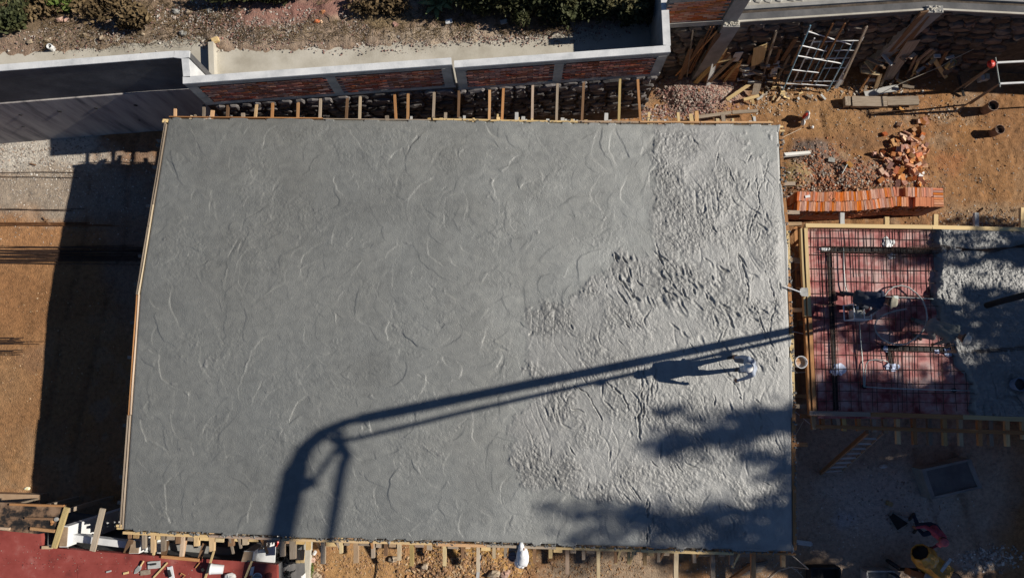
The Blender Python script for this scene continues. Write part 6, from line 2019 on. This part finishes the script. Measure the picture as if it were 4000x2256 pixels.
# black plastic sheet, strip footing and timber right of the roof
def sheet(label, pts, z, m_, seed, amp=.16, name='plastic_sheet', cat='sheet', n=26):
    """crumpled cloth filling a pixel quad"""
    g_ = np.random.default_rng(seed)
    u, v = np.meshgrid(np.linspace(0, 1, n), np.linspace(0, 1, n))
    q_ = [np.array(p) for p in pts]
    P0 = (q_[0] * ((1 - u) * (1 - v))[..., None] + q_[1] * (u * (1 - v))[..., None] + q_[2] * (u * v)[..., None] + q_[3] * ((1 - u) * v)[..., None])
    P0 = P0 + (np.stack([fbm(u, v, .2, seed + 1, 3), fbm(u, v, .2, seed + 2, 3)], -1) - .5) * 30
    x_, y_ = PA(P0[..., 0], P0[..., 1], z)
    rr = np.abs(fbm(u + .3 * v, v - .4 * u, .22, seed, 4, .6) - .5) * 2
    zz = z + amp * (1 - rr) * .9 - .3 * amp * ((2 * u - 1) ** 4 + (2 * v - 1) ** 4)
    o_ = grid_obj(name, x_, y_, zz, m_, smooth=False)
    md_ = o_.modifiers.new('solid', 'SOLIDIFY'); md_.thickness = .006
    return tag(o_, label, cat)


sheet('crumpled black plastic sheet hanging between the red roof and the slab', [(1095, 2130), (1160, 2120), (1172, 2190), (1088, 2215)], 1.9, BLACKP, 5, .3)
sheet('second fold of black plastic at the bottom edge by the roof', [(1085, 2225), (1150, 2215), (1120, 2290), (1078, 2280)], 1.9, BLACKP, 8, .25)
o = obj('strip_footing', MB().prism([P(a, b, .3) for a, b in ((1140, 2100), (1212, 2105), (1204, 2420), (1110, 2420))][::-1], -.1, .3), CONCC); tag(o, 'cream cement strip footing right of the black plastic sheet', 'footing')
for (a, lab) in ((1166, 'left of two short yellow boards on the black sheet'), (1183, 'right of two short yellow boards on the black sheet')):
    lean('board', (a, 2146), 2.3, (a - 2, 2196), 2.25, .1, .03, WOODY, lab, 'board')
o = obj('white_box', MB().box(P(1168, 2258, .5), (.28, .22, .3), .05), WHITEP); tag(o, 'open white box on the footing at the bottom edge', 'box')
# things below the bottom edge
t = thing('sack', 'lumpy white sack hanging over the joists at the bottom edge of the slab', 'sack', P(2040, 2200, 2.75))
rr = random.Random(4)
mbk = MB().blob(P(2042, 2172, 2.95), (.155, .26, .14), 14, 10, .10, rr).blob(P(2036, 2138, 3.0), (.07, .14, .07), 12, 8, .10, rr).blob(P(2030, 2196, 2.9), (.13, .13, .12), 12, 8, .12, rr)
obj('bag', mbk, WHITEP, t, smooth=True)
obj('knot', MB().blob(P(2041, 2211, 2.93), (.04, .045, .04), 10, 7, .1, rr), WHITEP, t)
obj('print', MB().blob(P(2047, 2143, 3.06), (.025, .035, .012), 8, 5, .1, rr), RK1, t)
bucket('grey bucket beside the white sack at the slab edge', P(2003, 2163, 2.6), .11, .26, BUCKETB, mat('pinkish slurry', [(.3, .28, .30), (.5, .34, .32)], 5, 4, .6, .1, 20))
lean('plank', (1985, 2172), 2.52, (2065, 2176), 2.52, .3, .04, WOODB, 'dark plank under the white sack and the grey bucket')
rock(1931, 2230, .15, RK3, 'pale tan rock on the ochre spoil', PG); rock(1975, 2232, .10, RK1, 'pink rock on the ochre spoil', PG); rock(1985, 2225, .07, RK1, 'smaller pink stone touching the pink rock', PG)
rock(1540, 2180, .14, RK3, 'tan boulder half under the joists', PG); rock(1660, 2208, .12, RK3, 'tan rock left of the dark hollow', PG); rock(1222, 2182, .10, RK1, 'pinkish stone beside the footing', PG); rock(1232, 2238, .10, RK3, 'pale stone by the green weeds', PG); rock(1250, 2248, .09, RK3, 'second pale stone by the weeds', PG)
c = PG(1214, 2220)
o = leaves('weeds', [((c.x, c.y, c.z + .08), (.10, .25, .1))], 260, .06, LEAFG, None, 4); tag(o, 'small patch of green weeds along the cement footing', 'weeds', kind='stuff')
o = obj('bottle', MB().tube([PG(1232, 2158, .1), PG(1240, 2146, .12)], .045, 8), WHITEP); tag(o, 'white plastic bottle lying under the joists by the footing', 'bottle')
o = obj('black_cable', MB().tube([PG(1474, 2140, .05), PG(1472, 2180, .03), PG(1476, 2215, .03), PG(1466, 2260, .03)], .014, 6), RUBBER); tag(o, 'dark cable running down over the sunlit dirt', 'cable')
lean('plank', (1866, 2252), 2.1, (1873, 2160), 2.4, .08, .06, BOARDW, 'grey white post standing on the spoil heap', 'post')
c0 = [(2860, 2262), (2960, 2205)]
lean('plank', (2855, 2262), .15, (2935, 2205), .5, .16, .06, WOODO, 'thick reddish beam leaning below the slab corner', 'beam')
for i in range(5):
    lean('plank', (2890 + i * 4, 2245 - i * 9), .05, (2975 + i * 6, 2228 - i * 9), .05, .05, .03, WOODG, 'pale slat of the pallet below the slab corner', 'slat', 'pallet slats below the slab corner')
o = obj('cable', MB().tube([PG(2990, 2270, .03), PG(3040, 2225, .03), PG(3075, 2200, .3), PG(3085, 2175, 1.2), P(3086, 2160, 2.6)], .012, 6), ROPE); tag(o, 'pale cable hanging from the slab corner to the ground', 'cable')
o = obj('cable', MB().tube([PG(3075, 2208, .03), PG(3105, 2220, .03), PG(3130, 2245, .03), PG(3160, 2290, .03)], .012, 6), ROPE); tag(o, 'pale cable curling right across the sunlit dirt', 'cable')
# ================================================================== LOWER RIGHT YARD
lad = thing('ladder', 'wooden ladder leaning on the edge of the red deck', 'ladder', P(3300, 1800, 0))
b0, b1 = P(3205, 1848, .05), P(3285, 1842, .05); t0, t1 = P(3388, 1686, 2.75), P(3450, 1690, 2.75)
plank('rail', b0, t0, .06, .10, WOODB, lad); plank('rail', b1, t1, .03, .04, WOODG, lad)
for i in range(8):
    f_ = .04 + i * .118
    plank('rung', lerp(b0, t0, f_), lerp(b1, t1, f_), .045, .03, BOARDW, lad)
cis = thing('cistern', 'square concrete cistern with a raised rim in the shaded yard', 'cistern', PG(3710, 1880))
qo = [P(a, b, .48) for a, b in ((3600, 1832), (3792, 1790), (3838, 1905), (3640, 1950))]
cxy = sum((Vector((v.x, v.y, 0)) for v in qo), Vector()) / 4
ins = [Vector((lerp(v.x, cxy.x, .16), lerp(v.y, cxy.y, .16), 0)) for v in qo]
for i in range(4):
    j = (i + 1) % 4
    obj('rim_wall', MB().prism([qo[i], ins[i], ins[j], qo[j]], -.2, .48 - .004 * i), CONC, cis)
obj('lid', MB().prism(ins[::-1], .30, .44), mat('dirty cement lid', [(.11, .11, .11), (.2, .195, .19)], 2, 8, .9, .4, 25), cis)
# yellow mixer
mc = PG(3555, 2165)
mx = thing('cement_mixer', 'yellow cement mixer beside the man in pink', 'mixer', mc)
ax = Vector((-.55, .55, .45)).normalized()
mcz = mc + Vector((0, 0, .75))
ax = Vector((-.62, .58, .42)).normalized()
dr_ = obj('drum', MB().lathe(mcz - ax * .1 + Vector((-.02, .06, .05)), [(.0, 0), (.26, 0), (.33, .14), (.33, .26), (.25, .48), (.25, .50), (.22, .50), (.30, .24), (0, .14)], 9, ax), YELLOW, mx)
obj('drum_mouth', MB().lathe(mcz + ax * .29 + Vector((-.02, .06, .05)), [(0, 0), (.235, 0), (.235, .01), (0, .01)], 9, ax), DARKM, dr_)
qh = Quaternion((0, 0, 1), -.72) @ Quaternion((1, 0, 0), -.25)
hs_ = obj('engine_housing', MB().box(mcz + Vector((.20, -.16, .02)), (.62, .46, .50), q=qh), YELLOW, mx)
obj('housing_rim', MB().box(mcz + Vector((.36, -.02, .26)), (.08, .44, .05), q=Quaternion((0, 0, 1), -.72)), BOARDW, hs_)
obj('side_frame', MB().bar(mcz + Vector((-.42, -.30, -.2)), mcz + Vector((.30, -.52, -.2)), .16, .3), ORANGEP, mx)
obj('grey_plate', MB().box(mcz + Vector((.02, -.42, .0)), (.22, .16, .03), -.5), GREYM, mx)
for (dx, dy) in ((-.35, -.4), (.45, -.45), (.35, .25)):
    obj('leg', MB().bar(mc + Vector((dx, dy, -.05)), mcz + Vector((dx * .6, dy * .6, -.1)), .07), DARKM, mx)
for s in (-1, 1):
    w0 = mc + Vector((-.62, -.34 + s * .14, .2))
    obj('wheel', MB().lathe(w0, [(0, -.04), (.19, -.04), (.2, 0), (.19, .04), (0, .04)], 18, Vector((.6, .8, 0))), DARKM, mx)
obj('tow_bar', MB().tube([mcz + Vector((.35, -.35, -.35)), mc + Vector((.85, -.95, .25))], .025, 6), WOODG, mx)
o = obj('black_cable', MB().tube([PG(3700, 2220, .03), PG(3740, 2240, .03), PG(3790, 2300, .03)], .014, 6), RUBBER); tag(o, 'dark cable curving away right of the mixer', 'cable')
for (a, b, sx, sy, h, m_, lab) in ((3205, 2240, .8, .5, .35, DARKM, 'dark box at the bottom edge below the slab corner'), (3415, 2245, .75, .4, .4, GREYM, 'pale grey trough at the bottom edge left of the mixer')):
    c = PG(a, b)
    t = thing('trough', lab, 'trough', c)
    for (ox, oy, lx, ly) in ((0, sy / 2, sx, .04), (0, -sy / 2, sx, .04), (sx / 2, 0, .04, sy - .04), (-sx / 2, 0, .04, sy - .04)):
        obj('side', MB().box((c.x + ox, c.y + oy, c.z + h / 2), (lx, ly, h)), m_, t)
    obj('bottom', MB().box((c.x, c.y, c.z + .08), (sx - .04, sy - .04, .04)), m_, t)
lean('shovel_board', (3478, 2005), .06, (3545, 2030), .06, .10, .05, CONC, 'grey concrete bar lying left of the man in pink', 'bar')
q = [PG(a, b, .08) for a, b in ((3470, 2015), (3482, 2000), (3540, 2040), (3500, 2065))]
o = obj('mortar_tray', MB().prism(q[::-1], .05, .10), DARKM); tag(o, 'dark flat mortar tray beside the man in pink', 'tray')
o = plank('wood_block', PG(3460, 1960, .06), PG(3480, 1968, .06), .12, .1, WOOD); tag(o, 'brown wood block in the middle of the shaded yard', 'block')
o = plank('stone_chip', PG(3155, 2118, .04), PG(3170, 2122, .04), .08, .05, BOARDW)
tag(o, 'pale chip near the slab corner', 'chip')
lean('plank', (3108, 2115), .2, (3168, 2122), .2, .13, .05, BOARDW, 'grey white board sticking out under the slab corner')
t = thing('crumpled_paper', 'crumpled whitish paper on the shaded yard below the ladder', 'litter', PG(3450, 1820))
obj('sheet', MB().blob(PG(3450, 1820, .05), (.09, .05, .035), 9, 6, .5, rr), BOARDW, t)
# splashes of concrete on the edge boards
es = []
for i in range(26):
    t_ = (i + .5) / 26
    x_ = 520 + 2560 * t_
    es.append((x_, np.interp(x_, [470, 1100, 1700, 2500, 3120], [2072, 2098, 2117, 2141, 2160]), 60, 6, 26, .008, .045))
for i in range(18):
    y_ = 520 + 1600 * (i + .5) / 18
    es.append((edge_interp(R_EDGE, y_, 'y') + 13, y_, 7, 60, 26, .008, .045))
for i in range(16):
    x_ = 1700 + 1330 * (i + .5) / 16
    es.append((x_, np.interp(x_, [640, 1500, 2500, 3060], [459, 466, 480, 484]), 50, 4, 14, .006, .03))
rubble('concrete_splashes', 'splashes of wet concrete along the edge boards of the large slab', es, [(.2, .2, .19), (.26, .255, .24), (.16, .16, .155)], 33, lambda a_, b_: P(a_, b_, ZS + .004), 'splashes')
